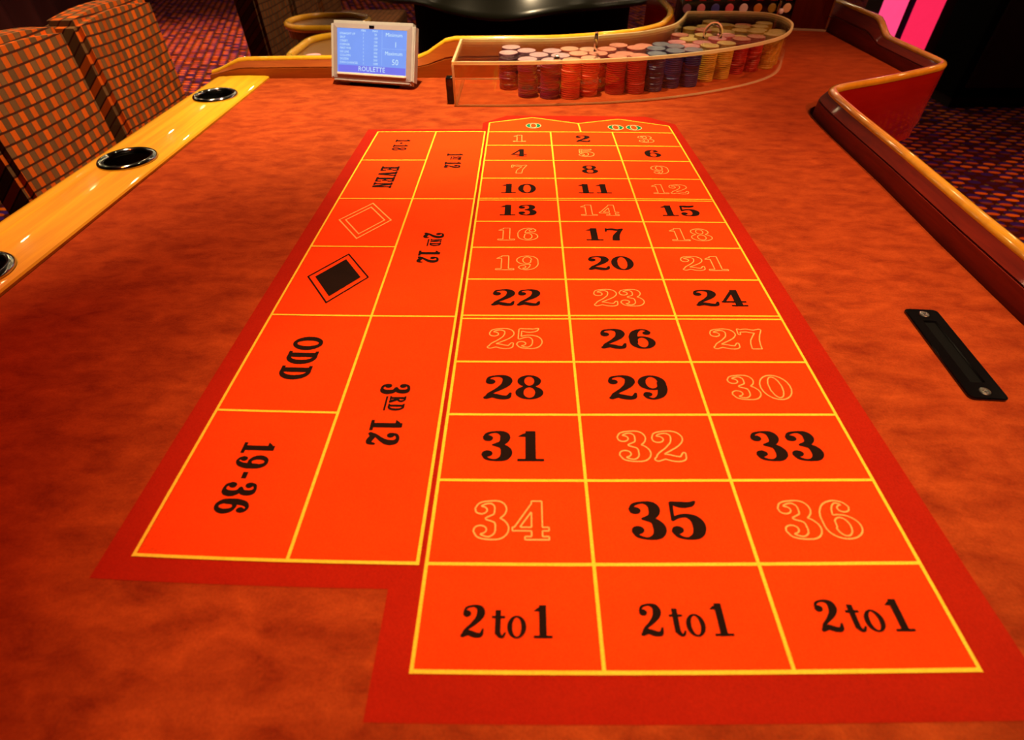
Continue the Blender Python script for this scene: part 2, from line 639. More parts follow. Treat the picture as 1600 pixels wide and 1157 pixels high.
face_prof = lambda h: [(0.0015, -0.024), (0.0015, 0.0), (0.0035, h * 0.50), (0.0066, h * 0.51), (0.0066, h * 0.545), (0.0045, h * 0.555), (0.0142, h - 0.0055)]


def cap_prof(h):
    pr = []
    for i in range(11):
        a = math.pi * (1 - i / 10)
        pr.append((0.0212 + 0.0078 * math.cos(a), h - 0.0055 + 0.0062 * math.sin(a)))
    return pr + [(0.0285, h - 0.0095), (0.0140, h - 0.0095)]


out_prof = lambda h: [(0.0280, h - 0.0065), (0.0275, -0.075), (0.024, -0.085), (0.024, -0.105), (0.0, -0.105), (0.0, -0.02)]
for pth, hh, fm in ((farA, hA, 'shaded_gold_wood'), (rightB, hB, 'mahogany')):
    o = link('curb_cap', sweep_me('curb_cap', pth, hh, cap_prof, True, 50), M['gold_cap'], table)
    o['label'] = 'golden rounded cap of the curb'
    o = link('curb_face', sweep_me('curb_face', pth, hh, face_prof, False, 25), M[fm], table)
    o['label'] = 'golden wood inner face of the far curb, shade in its colour' if fm == 'shaded_gold_wood' else 'red mahogany inner face of the side curb'
    o = link('apron', sweep_me('apron', pth, hh, out_prof, False, 30), M['apron'], table)
    o['label'] = 'polished red apron below the curb'

felt_poly = [(-0.4965, -1.12), (0.5445, -1.12)] + [(x - 0.0035, y + (0.003 if y > 0.08 and x < 0.88 else 0)) for x, y in reversed(rightB[:-1])] + \
    [(x, y + 0.002) for x, y in reversed([p for p in farA if p[0] > 0.03])] + [(-0.10, 0.325), (-0.4965, 0.325)]
felt = link('felt_top', slab_me('felt_top', felt_poly, H - 0.03, H), M['felt'], table)
felt['label'] = 'orange suede felt playing surface'

# near end board, underframe and pedestal (behind and below the camera's view)
end_path = [(0.57, -1.12), (-0.62, -1.12)]
link('end_curb', sweep_me('end_curb', [(0.576, -1.12), (-0.63, -1.12)], [0.03, 0.03], lambda h: cap_prof(h)[:11] + [(0.029, -0.10), (0.008, -0.10)], True, 50), M['gold_cap'], table)
link('underframe', slab_me('underframe', [(-0.60, -1.10), (0.53, -1.10), (0.55, 0.14), (0.86, 0.28), (0.86, 0.93), (0.48, 0.93), (0.46, 0.58), (0.38, 0.46), (0.24, 0.37), (0.1, 0.335), (-0.60, 0.335)], H - 0.10, H - 0.03), M['dark_wood'], table)
for cx, cy in ((0.0, -0.75), (0.0, 0.05), (0.67, 0.62)):
    link('pedestal', lathe_me('pedestal', [(0, 0), (0.24, 0), (0.24, 0.03), (0.12, 0.06), (0.11, H - 0.14), (0.2, H - 0.10), (0, H - 0.10)], 28), M['dark_wood'], table, (cx, cy, 0))

# golden arm rail on the left with three cup holders
rail_prof = [(-0.4965, -0.012), (-0.4965, 0.0030), (-0.4985, 0.0050), (-0.505, 0.0058), (-0.545, 0.0066), (-0.580, 0.0060), (-0.590, 0.0048), (-0.596, 0.0052), (-0.606, 0.0046),
             (-0.618, 0.0005), (-0.627, -0.008), (-0.631, -0.020), (-0.628, -0.034), (-0.618, -0.042), (-0.60, -0.045), (-0.52, -0.045)]
vs, fs = [], []
ys = [-1.118, 0.324]
for y in ys:
    vs += [(x, y, H + z) for x, z in rail_prof]
k = len(rail_prof)
fs = [(q, (q + 1) % k, k + (q + 1) % k, k + q) for q in range(k)] + [tuple(range(k)), tuple(range(2 * k - 1, k - 1, -1))]
rail = link('arm_rail', fix_normals(mesh('arm_rail', vs, fs)), M['gold_wood'], table)
rail['label'] = 'golden lacquered wood arm rail'
cups = [(-0.551, 0.182), (-0.551, -0.129), (-0.551, -0.440)]
cut = []
for x, y in cups:
    c = link('cut', lathe_me('cut', [(0, H - 0.2), (0.0385, H - 0.2), (0.0385, H + 0.05), (0, H + 0.05)], 48), None, None, (x, y, 0))
    cut.append(c)
boolean_cut(rail, cut)
sharp(rail.data, 30)
ring = [(0.0325 + 0.0, 0.004)] + [(0.0370 + 0.0052 * math.cos(a), 0.0075 + 0.0046 * math.sin(a)) for a in [R(170), R(140), R(110), R(80), R(50), R(20), R(-15), R(-45)]] + [(0.0385, 0.0)]
ring_me = lathe_me('cup_rim', ring, 56)
well_me = lathe_me('cup_well', [(0.0385, 0.001), (0.0335, 0.0045), (0.0330, 0.0), (0.0315, -0.07), (0.029, -0.075), (0.0, -0.075)], 40)
for x, y in cups:
    c = link('cup_holder', ring_me, M['gunmetal'], table, (x, y, H))
    c['label'] = 'dark chrome cup holder ring'
    link('cup_well', well_me, M['cupdark'], c)

# ------------------------------------------------------------------ glyphs: bold slab numerals and letters from signed distances
GD = 0.0125
GX = np.arange(-0.10, 0.95, GD)
GY = np.arange(-0.12, 1.13, GD)
XX, YY = np.meshgrid(GX, GY)


def g_stroke(pts):
    P = catmull(pts, 8)
    F = np.full(XX.shape, 9.0)
    for a, b in zip(P, P[1:]):
        dx, dy = b[0] - a[0], b[1] - a[1]
        L = dx * dx + dy * dy + 1e-12
        t = np.clip(((XX - a[0]) * dx + (YY - a[1]) * dy) / L, 0, 1)
        F = np.minimum(F, np.hypot(XX - a[0] - t * dx, YY - a[1] - t * dy) - (a[2] + t * (b[2] - a[2])))
    return F


def g_rect(x0, y0, x1, y1):
    return np.maximum(np.abs(XX - (x0 + x1) / 2) - (x1 - x0) / 2, np.abs(YY - (y0 + y1) / 2) - (y1 - y0) / 2)


def g_disc(x, y, r):
    return np.hypot(XX - x, YY - y) - r


def g_ell(x, y, rx, ry):
    return (np.hypot((XX - x) / rx, (YY - y) / ry) - 1) * min(rx, ry)


def g_poly(pts):
    """convex polygon, counter-clockwise"""
    F = np.full(XX.shape, -9.0)
    for (ax, ay), (bx, by) in zip(pts, pts[1:] + pts[:1]):
        dx, dy = bx - ax, by - ay
        l = math.hypot(dx, dy)
        F = np.maximum(F, ((XX - ax) * dy - (YY - ay) * dx) / l)
    return F


def U(*a):
    F = a[0]
    for b in a[1:]:
        F = np.minimum(F, b)
    return F


def g_sub(a, b):
    return np.maximum(a, -b)


def ring_g(x, y, rx, ry, ix, iy):
    return g_sub(g_ell(x, y, rx, ry), g_ell(x, y, ix, iy))


def glyph_field(c):
    if c == '0': return ring_g(.31, .5, .31, .5, .135, .425), .62
    if c == '1': return U(g_rect(.19, 0, .39, 1), g_rect(.04, 0, .54, .08), g_poly([(.02, .80), (.22, .80), (.22, .995), (.14, .91), (.02, .875)])), .56
    if c == '2': return U(g_disc(.135, .72, .105), g_stroke([(.062, .76, .035), (.12, .905, .04), (.30, .962, .04), (.455, .895, .085), (.495, .735, .11), (.43, .56, .09), (.28, .38, .06), (.12, .22, .045), (.06, .06, .045)]),
                          g_stroke([(.06, .07, .06), (.2, .15, .08), (.37, .085, .085), (.51, .09, .065), (.565, .25, .03)])), .60
    if c == '3': return U(g_disc(.135, .75, .1), g_stroke([(.062, .79, .035), (.13, .915, .04), (.29, .965, .035), (.43, .9, .085), (.465, .75, .1), (.41, .6, .075), (.25, .53, .035)]),
                          g_stroke([(.25, .53, .035), (.43, .47, .075), (.50, .29, .11), (.45, .11, .09), (.29, .035, .035), (.13, .085, .04), (.058, .21, .035)]), g_disc(.135, .245, .105)), .61
    if c == '4': return U(g_rect(.33, 0, .51, 1), g_rect(.22, 0, .62, .08), g_rect(.01, .22, .62, .31), g_poly([(.01, .24), (.10, .24), (.40, .86), (.42, 1.0), (.36, 1.0)])), .63
    if c == '5': return U(g_stroke([(.12, .95, .05), (.28, .90, .085), (.43, .915, .07), (.515, .99, .025)]), g_stroke([(.105, .95, .035), (.085, .5, .032)]),
                          g_stroke([(.09, .5, .03), (.18, .585, .045), (.33, .61, .055), (.46, .51, .095), (.50, .32, .11), (.44, .12, .09), (.28, .035, .035), (.13, .085, .04), (.055, .21, .035)]), g_disc(.13, .245, .1)), .61
    if c in '69':
        F = U(ring_g(.325, .31, .295, .31, .125, .235), g_stroke([(.125, .33, .10), (.13, .6, .105), (.2, .84, .08), (.34, .962, .036), (.47, .92, .036), (.535, .82, .032)]), g_disc(.46, .785, .095))
        if c == '9':
            # rotate by half a turn about (.31, .5)
            G = np.full(F.shape, 9.0)
            ix = np.round((0.62 - XX - GX[0]) / GD).astype(int)
            iy = np.round((1.0 - YY - GY[0]) / GD).astype(int)
            ok = (ix >= 0) & (ix < F.shape[1]) & (iy >= 0) & (iy < F.shape[0])
            G[ok] = F[iy[ok], ix[ok]]
            F = G
        return F, .62
    if c == '7': return U(g_stroke([(.10, .90, .06), (.24, .925, .075), (.40, .87, .075), (.52, .93, .05)]), g_stroke([(.065, .97, .032), (.05, .74, .03)]),
                          np.maximum(g_stroke([(.545, .95, .045), (.43, .68, .07), (.33, .36, .10), (.30, .0, .11)]), -YY)), .58
    if c == '8': return U(ring_g(.31, .745, .255, .255, .105, .185), ring_g(.31, .275, .295, .275, .12, .205)), .62
    if c == '-': return g_rect(.04, .40, .30, .52), .34
    if c == 'E': return U(g_rect(.08, 0, .24, 1), g_rect(0, 0, .50, .09), g_rect(0, .91, .50, 1), g_rect(.2, .46, .40, .55), g_rect(.43, 0, .51, .30), g_rect(.43, .70, .51, 1), g_rect(.35, .36, .41, .65)), .55
    if c == 'V': return U(g_poly([(.22, 0), (.34, 0), (.24, 1), (.05, 1)]), g_poly([(.24, 0), (.34, 0), (.53, 1), (.45, 1)]), g_rect(-.03, .92, .30, 1), g_rect(.38, .92, .60, 1)), .58
    if c == 'N': return U(g_rect(.08, 0, .15, 1), g_rect(.44, 0, .51, 1), g_poly([(.36, 0), (.51, 0), (.23, 1), (.08, 1)]), g_rect(0, 0, .24, .08), g_rect(.35, .92, .60, 1), g_rect(0, .92, .2, 1)), .62
    if c == 'O': return ring_g(.33, .5, .33, .5, .165, .425), .66
    if c == 'D': return U(g_rect(.08, 0, .25, 1), g_rect(0, 0, .3, .08), g_rect(0, .92, .3, 1), np.maximum(ring_g(.26, .5, .34, .5, .17, .42), .2 - XX)), .62
    if c == 'S': return U(g_stroke([(.46, .80, .04), (.38, .93, .05), (.24, .955, .05), (.11, .86, .08), (.12, .70, .10), (.28, .53, .11), (.42, .36, .11), (.42, .17, .09), (.28, .05, .05), (.14, .07, .05), (.06, .21, .04)]),
                          g_rect(.42, .70, .49, 1), g_rect(.03, 0, .10, .32)), .52
    if c == 'T': return U(g_rect(.21, 0, .39, 1), g_rect(.10, 0, .50, .09), g_rect(0, .90, .6, 1), g_rect(0, .66, .07, 1), g_rect(.53, .66, .6, 1)), .62
    if c == 'R': return U(g_rect(.08, 0, .25, 1), g_rect(0, 0, .32, .08), g_rect(0, .92, .3, 1), np.maximum(ring_g(.26, .735, .27, .265, .12, .185), .2 - XX), g_poly([(.40, 0), (.60, 0), (.60, .08), (.38, .50), (.22, .50)])), .62
    if c == 't': return U(g_rect(.10, .1, .26, .84), g_rect(0, .58, .38, .66), g_stroke([(.18, .16, .08), (.25, .05, .055), (.33, .05, .045), (.385, .15, .03)])), .41
    if c == 'o': return ring_g(.27, .33, .27, .345, .125, .28), .55
    raise KeyError(c)


def contours(F):
    ny, nx = F.shape
    ins = F < 0
    nb = {}
    pos = {}

    def edge(j, i, d):
        key = (j, i, d)
        if key not in pos:
            a = F[j, i]
            b = F[j, i + 1] if d == 0 else F[j + 1, i]
            t = a / (a - b)
            pos[key] = (GX[i] + (t * GD if d == 0 else 0), GY[j] + (t * GD if d == 1 else 0))
        return key

    mixed = ins[:-1, :-1].astype(int) + ins[1:, :-1] + ins[:-1, 1:] + ins[1:, 1:]
    for j, i in zip(*np.nonzero((mixed > 0) & (mixed < 4))):
        a, b, c, d = ins[j, i], ins[j, i + 1], ins[j + 1, i + 1], ins[j + 1, i]
        es = []
        if a != b: es.append(edge(j, i, 0))
        if b != c: es.append(edge(j, i + 1, 1))
        if c != d: es.append(edge(j + 1, i, 0))
        if d != a: es.append(edge(j, i, 1))
        for p, q in ([(es[0], es[1])] if len(es) == 2 else [(es[0], es[1]), (es[2], es[3])]):
            nb.setdefault(p, []).append(q)
            nb.setdefault(q, []).append(p)
    loops = []
    seen = set()
    for s in list(nb):
        if s in seen: continue
        lp = [s]
        seen.add(s)
        cur = s
        while True:
            nx_ = [q for q in nb[cur] if q not in seen]
            if not nx_: break
            cur = nx_[0]
            seen.add(cur)
            lp.append(cur)
        P = [pos[q] for q in lp]
        # drop points that lie on a straight run
        out = [P[0]]
        for q in range(1, len(P)):
            a, b, c = out[-1], P[q], P[(q + 1) % len(P)]
            ar = abs((b[0] - a[0]) * (c[1] - a[1]) - (b[1] - a[1]) * (c[0] - a[0])) / (math.hypot(c[0] - a[0], c[1] - a[1]) + 1e-9)
            if ar > 0.0012 or math.hypot(b[0] - a[0], b[1] - a[1]) > 0.25:
                out.append(b)
        if len(out) > 4: loops.append(out)
    return loops


_G = {}


def glyph(c, bold=0.0):
    if (c, bold) not in _G:
        F, w = glyph_field(c)
        _G[(c, bold)] = (contours(F - bold), w)
    return _G[(c, bold)]


def layout_text(s, h, xs, gap=0.06, space=0.3, bold=0.0):
    """loops of a line of text, cap height h, x stretch xs, starting at x=0"""
    x = 0.0
    out = []
    for c in s:
        if c == ' ':
            x += space * xs * h
            continue
        lp, w = glyph(c, bold)
        out.append([[(x + px * xs * h, py * h) for px, py in l] for l in lp])
        x += (w + gap) * xs * h
    return out, x - gap * xs * h


# the cloth is stretched a little unevenly over the bed
WC = [[0.00058, 0.00046], [-0.00137, -0.00268], [-0.00023, -0.00148], [0.00057, -0.00377], [-0.00185, -0.00028], [0.00119, -0.00133], [-5e-05, 0.00086]]


def warp(x, y):
    u = (x - 0.06) / 0.25
    v = (y + 0.41) / 0.41
    b = (u * u, u * v, v * v, u * u * v, u * v * v, u ** 3, v ** 3)
    return x + sum(a * c[0] for a, c in zip(b, WC)), y + sum(a * c[1] for a, c in zip(b, WC))


ZB, ZF, ZL = H + 0.0004, H + 0.0008, H + 0.0012


def fill_me(name, groups, z, place):
    vs, fs = [], []
    for loops in groups:
        flat = [Vector((x, y, 0)) for l in loops for x, y in l]
        tris = geometry.tessellate_polygon([[Vector((x, y, 0)) for x, y in l] for l in loops])
        o = len(vs)
        for v in flat:
            x, y = warp(*place(v.x, v.y))
            vs.append((x, y, z))
        fs += [(o + a, o + b, o + c) for a, b, c in tris]
    me = mesh(name, vs, fs)
    bm = bmesh.new(); bm.from_mesh(me)
    for f in bm.faces:
        if f.normal.z < 0: f.normal_flip()
    bm.to_mesh(me); bm.free()
    return me


def ribbon_me(name, loops, w, z, place):
    vs, fs = [], []
    for l in loops:
        n = len(l)
        o = len(vs)
        W = [warp(*place(x, y)) for x, y in l]
        for i in range(n):
            a, b = W[i - 1], W[(i + 1) % n]
            dx, dy = b[0] - a[0], b[1] - a[1]
            L = math.hypot(dx, dy) or 1
            nx, ny = -dy / L * w / 2, dx / L * w / 2
            vs += [(W[i][0] + nx, W[i][1] + ny, z), (W[i][0] - nx, W[i][1] - ny, z)]
        for i in range(n):
            j = (i + 1) % n
            fs.append((o + 2 * i, o + 2 * i + 1, o + 2 * j + 1, o + 2 * j))
    me = mesh(name, vs, fs)
    bm = bmesh.new(); bm.from_mesh(me)
    for f in bm.faces:
        if f.normal.z < 0: f.normal_flip()
    bm.to_mesh(me); bm.free()
    return me


# ------------------------------------------------------------------ printed betting layout
ROWS = [0.0, -0.06002, -0.12024, -0.18435, -0.25009, -0.31167, -0.37426, -0.43989, -0.50551, -0.57022, -0.63265, -0.69516, -0.7575, -0.81846]
COLS = [0.0, 0.10773, 0.21309, 0.315]
LX = [-0.1924, -0.0909, -0.00588]


def grid_me(name, poly_rows, z):
    """warped sheet from rows of (y, x0, x1)"""
    vs, fs = [], []
    n = 14
    rows = []
    for (y0, a0, b0), (y1, a1, b1) in zip(poly_rows, poly_rows[1:]):
        st = max(1, int(abs(y1 - y0) / 0.03))
        for k in range(st):
            t = k / st
            rows.append((y0 + (y1 - y0) * t, a0 + (a1 - a0) * t, b0 + (b1 - b0) * t))
    rows.append(poly_rows[-1])
    for y, a, b in rows:
        for i in range(n + 1):
            x, yy = warp(a + (b - a) * i / n, y)
            vs.append((x, yy, z))
    for j in range(len(rows) - 1):
        for i in range(n):
            q = j * (n + 1) + i
            fs.append((q, q + n + 1, q + n + 2, q + 1))
    return mesh(name, vs, fs)


def strip_me(name, pts, w, z, place=lambda x, y: (x, y)):
    """printed line along a polyline"""
    P = []
    for (ax, ay), (bx, by) in zip(pts, pts[1:]):
        st = max(1, int(math.hypot(bx - ax, by - ay) / 0.03))
        P += [(ax + (bx - ax) * k / st, ay + (by - ay) * k / st) for k in range(st)]
    P.append(pts[-1])
    W = [warp(*place(*p)) for p in P]
    vs, fs = [], []
    for i, p in enumerate(W):
        a, b = W[max(0, i - 1)], W[min(len(W) - 1, i + 1)]
        dx, dy = b[0] - a[0], b[1] - a[1]
        L = math.hypot(dx, dy) or 1
        nx, ny = -dy / L * w / 2, dx / L * w / 2
        ex = ey = 0
        vs += [(p[0] + nx, p[1] + ny, z), (p[0] - nx, p[1] - ny, z)]
    fs = [(2 * i, 2 * i + 1, 2 * i + 3, 2 * i + 2) for i in range(len(W) - 1)]
    return mesh(name, vs, fs)


# red margin of the cloth around the print: the left block and the number block are one L shaped sheet
bme = bmesh.new()
for me in (grid_me('a', [(0.014, -0.213, 0.0), (-0.7735, -0.213, 0.0)], ZB), grid_me('b', [(0.082, 0.03, 0.285), (0.045, -0.012, 0.328), (0.0145, -0.012, 0.3285), (0.014, 0.0, 0.3285), (-0.7735, 0.0, 0.343), (-0.842, 0.0, 0.345)], ZB), grid_me('c', [(-0.7735, -0.022, 0.0), (-0.842, -0.022, 0.0)], ZB)):
    bme.from_mesh(me)
bm_me = bpy.data.meshes.new('betting_layout')
bme.to_mesh(bm_me)
bme.free()
lay = link('betting_layout', bm_me, M['border'], table)
lay['label'] = 'red bordered printed betting layout'

f1 = link('layout_field', grid_me('outside_bets', [(ROWS[0], LX[0], LX[2]), (ROWS[12], LX[0], LX[2])], ZF), M['field'], lay)
f1['label'] = 'orange field of the outside bets'
f2 = link('layout_field', grid_me('number_field', [(ROWS[0], COLS[0], COLS[3]), (ROWS[13], COLS[0], COLS[3])], ZF), M['field'], lay)
f2['label'] = 'orange field of the numbers'
zpts = [(0.0, 0.0), (0.0, 0.0430), (0.078, 0.0695), (0.1585, 0.0400), (0.2325, 0.0640), (0.3145, 0.0325), (0.315, 0.0)]
vs = [warp(*p) + (ZF,) for p in zpts]
f3 = link('layout_field', mesh('zero_field', vs, [tuple(reversed(range(len(vs))))]), M['field'], lay)
f3['label'] = 'orange field of zero and double zero'

LW = 0.0023


LC = [0]


def line(pts, w=LW):
    LC[0] += 1
    return link('grid_line', strip_me('grid_line', pts, w, ZL + 0.000012 * LC[0]), M['line'], lay)


hw = LW / 2
for i, y in enumerate(ROWS):
    if i in (4, 8):
        line([(COLS[0] - hw, y + 0.0024), (COLS[3] + hw, y + 0.0024)], 0.0019)
        line([(COLS[0] - hw, y - 0.0028), (COLS[3] + hw, y - 0.0028)], 0.0019)
    else:
        line([(COLS[0] - hw, y), (COLS[3] + hw, y)], 0.0022)
line([(0, 0.0430), (0, ROWS[13] - hw)])
for x in COLS[1:3]:
    line([(x, 0), (x, ROWS[13])])
line([(0.3145, 0.0325), (0.315, 0), (0.315, ROWS[13] - hw)])
for a, b in zip(zpts[1:], zpts[2:-1]):
    line([a, b], 0.0022)
line([(0.1585, 0.040), (0.160, 0.0)])
line([(LX[0], 0), (LX[0], ROWS[12] - hw)])
line([(LX[1], 0), (LX[1], ROWS[12])])
line([(LX[2], 0), (LX[2], ROWS[12] - hw)])
line([(LX[0] - hw, 0), (LX[2] + hw, 0)], 0.0022)
line([(LX[0] - hw, ROWS[12]), (LX[2] + hw, ROWS[12])], 0.0022)
for r in (4, 8):
    line([(LX[0], ROWS[r]), (LX[2], ROWS[r])], 0.0021)
for r in (2, 6, 10):
    line([(LX[0], ROWS[r]), (LX[1], ROWS[r])], 0.0021)

REDS = {1, 3, 5, 7, 9, 12, 14, 16, 18, 19, 21, 23, 25, 27, 30, 32, 34, 36}
NH = 0.0288
for n in range(1, 37):
    r, c = divmod(n - 1, 3)
    cx = (COLS[c] + COLS[c + 1]) / 2
    cy = (ROWS[r] + ROWS[r + 1]) / 2
    loops, w = layout_text(str(n), NH, 1.42, 0.05)
    pl = lambda x, y, cx=cx, cy=cy, w=w: (cx + x - w / 2, cy + y - NH / 2)
    if n in REDS:
        o = link('number', ribbon_me('number', [l for g in loops for l in g], 0.00108, ZL, pl), M['outline'], lay)
        o['label'] = 'outlined number %d' % n
    else:
        o = link('number', fill_me('number', loops, ZL, pl), M['black'], lay)
        o['label'] = 'solid black number %d' % n
for s, cx, cy in (('0', 0.0788, 0.0288), ('00', 0.2377, 0.0225)):
    loops, w = layout_text(s, 0.024, 1.75, 0.12)
    pl = lambda x, y, cx=cx, cy=cy, w=w: (cx + x - w / 2, cy + y - 0.012)
    o = link('number', fill_me('number', loops, ZL, pl), M['green'], lay)
    o['label'] = 'green %s with cream outline' % ('zero' if s == '0' else 'double zero')
    link('number_outline', ribbon_me('number_outline', [l for g in loops for l in g], 0.0012, ZL + 0.0003, pl), M['cream'], lay)

# 2 to 1
for c, (cx, cy) in enumerate([(0.0529, -0.7917), (0.1587, -0.7907), (0.2643, -0.7890)]):
    loops = []
    x = 0.0
    for ch, xs, adv in (('2', 1.25, 0.0180), ('t', 1.15, 0.0093), ('o', 1.15, 0.0148), ('1', 1.2, 0)):
        h = 0.0185
        lp, w = glyph(ch)
        loops.append([[(x + a * xs * h, b * h) for a, b in l] for l in lp])
        last = x + w * xs * h
        x += adv
    pl = lambda x, y, cx=cx, cy=cy, w=last: (cx + x - w / 2, cy + y - 0.0092)
    o = link('lettering', fill_me('lettering', loops, ZL, pl), M['black'], lay)
    o['label'] = 'black 2 to 1 lettering'


# outside bets, read from the left side of the table: text runs towards -y, its top points to +x
def side_text(parts, x_base, y_start, y_end, label):
    """parts: (string, height, x stretch, rise, underline)"""
    groups = []
    x = 0.0
    for s, h, xs, rise, ul in parts:
        lp, w = layout_text(s, h, xs, 0.10, 0.35, 0.018)
        groups += [[[(x + a, b + rise) for a, b in l] for l in g] for g in lp]
        if ul:
            groups.append([[(x, rise - 0.0035), (x + w, rise - 0.0035), (x + w, rise - 0.0018), (x, rise - 0.0018)]])
        x += w + 0.003
    tot = x - 0.003
    k = (y_start - y_end) / tot
    pl = lambda a, b: (x_base + b, y_start - a * k)
    o = link('lettering', fill_me('lettering', groups, ZL, pl), M['black'], lay)
    o['label'] = label


side_text([('1', .0235, .9, 0, 0), ('-', .0235, .9, 0, 0), ('18', .0235, .9, 0, 0)], -0.1535, -0.0345, -0.0805, 'black 1-18 lettering')
side_text([('EVEN', .0265, 1.0, 0, 0)], -0.1545, -0.1435, -0.2165, 'black EVEN lettering')
side_text([('ODD', .0268, 1.0, 0, 0)], -0.1555, -0.5385, -0.5955, 'black ODD lettering')
side_text([('19', .024, .9, 0, 0), ('-', .024, .9, 0, 0), ('36', .024, .9, 0, 0)], -0.1553, -0.6640, -0.7255, 'black 19-36 lettering')
side_text([('1', .0245, .9, 0, 0), ('ST', .0130, 1.0, .010, 1), (' 12', .0245, .9, 0, 0)], -0.0600, -0.0935, -0.1475, 'black 1ST 12 lettering')
side_text([('2', .0245, .9, 0, 0), ('ND', .0130, 1.0, .010, 1), (' 12', .0245, .9, 0, 0)], -0.0610, -0.3405, -0.4070, 'black 2ND 12 lettering')
side_text([('3', .0250, .9, 0, 0), ('RD', .0135, 1.0, .010, 1), (' 12', .0250, .9, 0, 0)], -0.0610, -0.5985, -0.6640, 'black 3RD 12 lettering')


def diamond(cx, cy, a, b):
    return [(cx, cy + b), (cx - a, cy), (cx, cy - b), (cx + a, cy)]


ident = lambda x, y: (x, y)


def dia_ring(cx, cy, a, b, w, z, mat, name, label):
    k = w / min(a, b) * 1.25
    outer, inner = diamond(cx, cy, a, b), diamond(cx, cy, a * (1 - k), b * (1 - k))
    vs = [warp(*p) + (z,) for p in outer + inner]
    o = link(name, mesh(name, vs, [(i, (i + 1) % 4, 4 + (i + 1) % 4, 4 + i) for i in range(4)]), mat, lay)
    o['label'] = label


dia_ring(-0.1424, -0.3090, 0.0345, 0.0475, 0.0017, ZL, M['outline'], 'diamond_outline', 'outer outline of the red diamond')
dia_ring(-0.1424, -0.3090, 0.0262, 0.0365, 0.0017, ZL, M['outline'], 'diamond_outline', 'inner outline of the red diamond')
dia_ring(-0.1430, -0.4372, 0.0345, 0.0482, 0.0018, ZL, M['black'], 'diamond_outline', 'outline of the black diamond')
vs = [warp(*p) + (ZL,) for p in diamond(-0.1432, -0.4372, 0.0252, 0.0358)]
link('diamond', mesh('diamond', vs, [(0, 1, 2, 3)]), M['black'], lay)['label'] = 'solid black diamond'

# ------------------------------------------------------------------ money drop slot plate, a fitting of the table
pl_rot = R(-4.0)
pv = []
for sx, sy, a0 in ((1, 1, 0), (-1, 1, 90), (-1, -1, 180), (1, -1, 270)):
    for k in range(5):
        a = R(a0 + k * 22.5)
        pv.append((sx * (0.0160 - 0.005) + 0.005 * math.cos(a), sy * (0.061 - 0.005) + 0.005 * math.sin(a)))
plate = link('drop_slot_plate', slab_me('drop_slot_plate', pv, -0.001, 0.0028), M['blackplate'], None)
cutter = link('cut', box_me('cut', 0.0105, 0.082, 0.02, 0.0, 2, False), None, None, (0, 0, 0))
boolean_cut(plate, [cutter])
bm = bmesh.new(); bm.from_mesh(plate.data)
bmesh.ops.bevel(bm, geom=[e for e in bm.edges if all(v.co.z > 0.0027 for v in e.verts) and len(e.link_faces) == 2 and e.calc_face_angle(0) > 0.5], offset=0.0009, segments=2, affect='EDGES')
bm.to_mesh(plate.data); bm.free()
sharp(plate.data, 35)
plate.parent = table
plate.location = (0.4555, -0.5525, H)
plate.rotation_euler = (0, 0, pl_rot)
plate['label'] = 'glossy black money drop slot plate'
link('slot_shade', box_me('slot_shade', 0.0112, 0.083, 0.0009, 0.0), M['blackmatte'], plate, (0, 0, 0.0003))  # black inset stands in for the shade down the slot
scr_me = lathe_me('screw', [(0, 0.0018), (0.0010, 0.0018), (0.0014, 0.0030), (0.0030, 0.0036), (0.0042, 0.0032), (0.0045, 0.0024)], 18)
for y in (0.0525, -0.0525):
    s = link('screw', scr_me, M['steel'], plate, (0, y, 0))
    link('screw_socket', lathe_me('screw_socket', [(0, 0.0021), (0.0013, 0.0021)], 10), M['blackmatte'], plate, (0, y, 0.0001))

# ------------------------------------------------------------------ table display
scr = empty('limit_display', (-0.2549, 0.2564, H), R(-13.3))
tag(scr, 'small grey framed display showing blue roulette table limits', 'display')
W0, H0, TL = 0.1855, 0.113, R(24)


def on_screen(me):
    """lean a panel drawn in (x, depth, up) back about its lower edge"""
    c, s = math.cos(TL), math.sin(TL)
    for v in me.vertices:
        x, y, z = v.co
        v.co = (x, y * c + z * s, 0.009 + z * c - y * s)
    me.update()
    return me


bm = bmesh.new()
bmesh.ops.create_cube(bm, size=1.0)
for v in bm.verts:
    v.co = Vector((v.co.x * W0, (v.co.y + 0.5) * 0.020, (v.co.z + 0.5) * H0))
bmesh.ops.bevel(bm, geom=[e for e in bm.edges if abs(e.verts[0].co.y - e.verts[1].co.y) > 0.01], offset=0.006, segments=4, affect='EDGES')
bmesh.ops.bevel(bm, geom=[e for e in bm.edges if abs(e.verts[0].co.y - e.verts[1].co.y) < 1e-5], offset=0.002, segments=2, affect='EDGES')
ff = min((f for f in bm.faces if f.normal.y < -0.9), key=lambda f: -f.calc_area())
r = bmesh.ops.inset_region(bm, faces=[ff], thickness=0.0001)
me = bpy.data.meshes.new('housing')
bm.to_mesh(me); bm.free()
hou = link('housing', on_screen(sharp(me, 35)), M['grey'], scr)
# raised bezel frame around the glass, its lower lip a light ledge
SXa, SXb, SZa, SZb = -0.0775, 0.0765, 0.0145, 0.0985


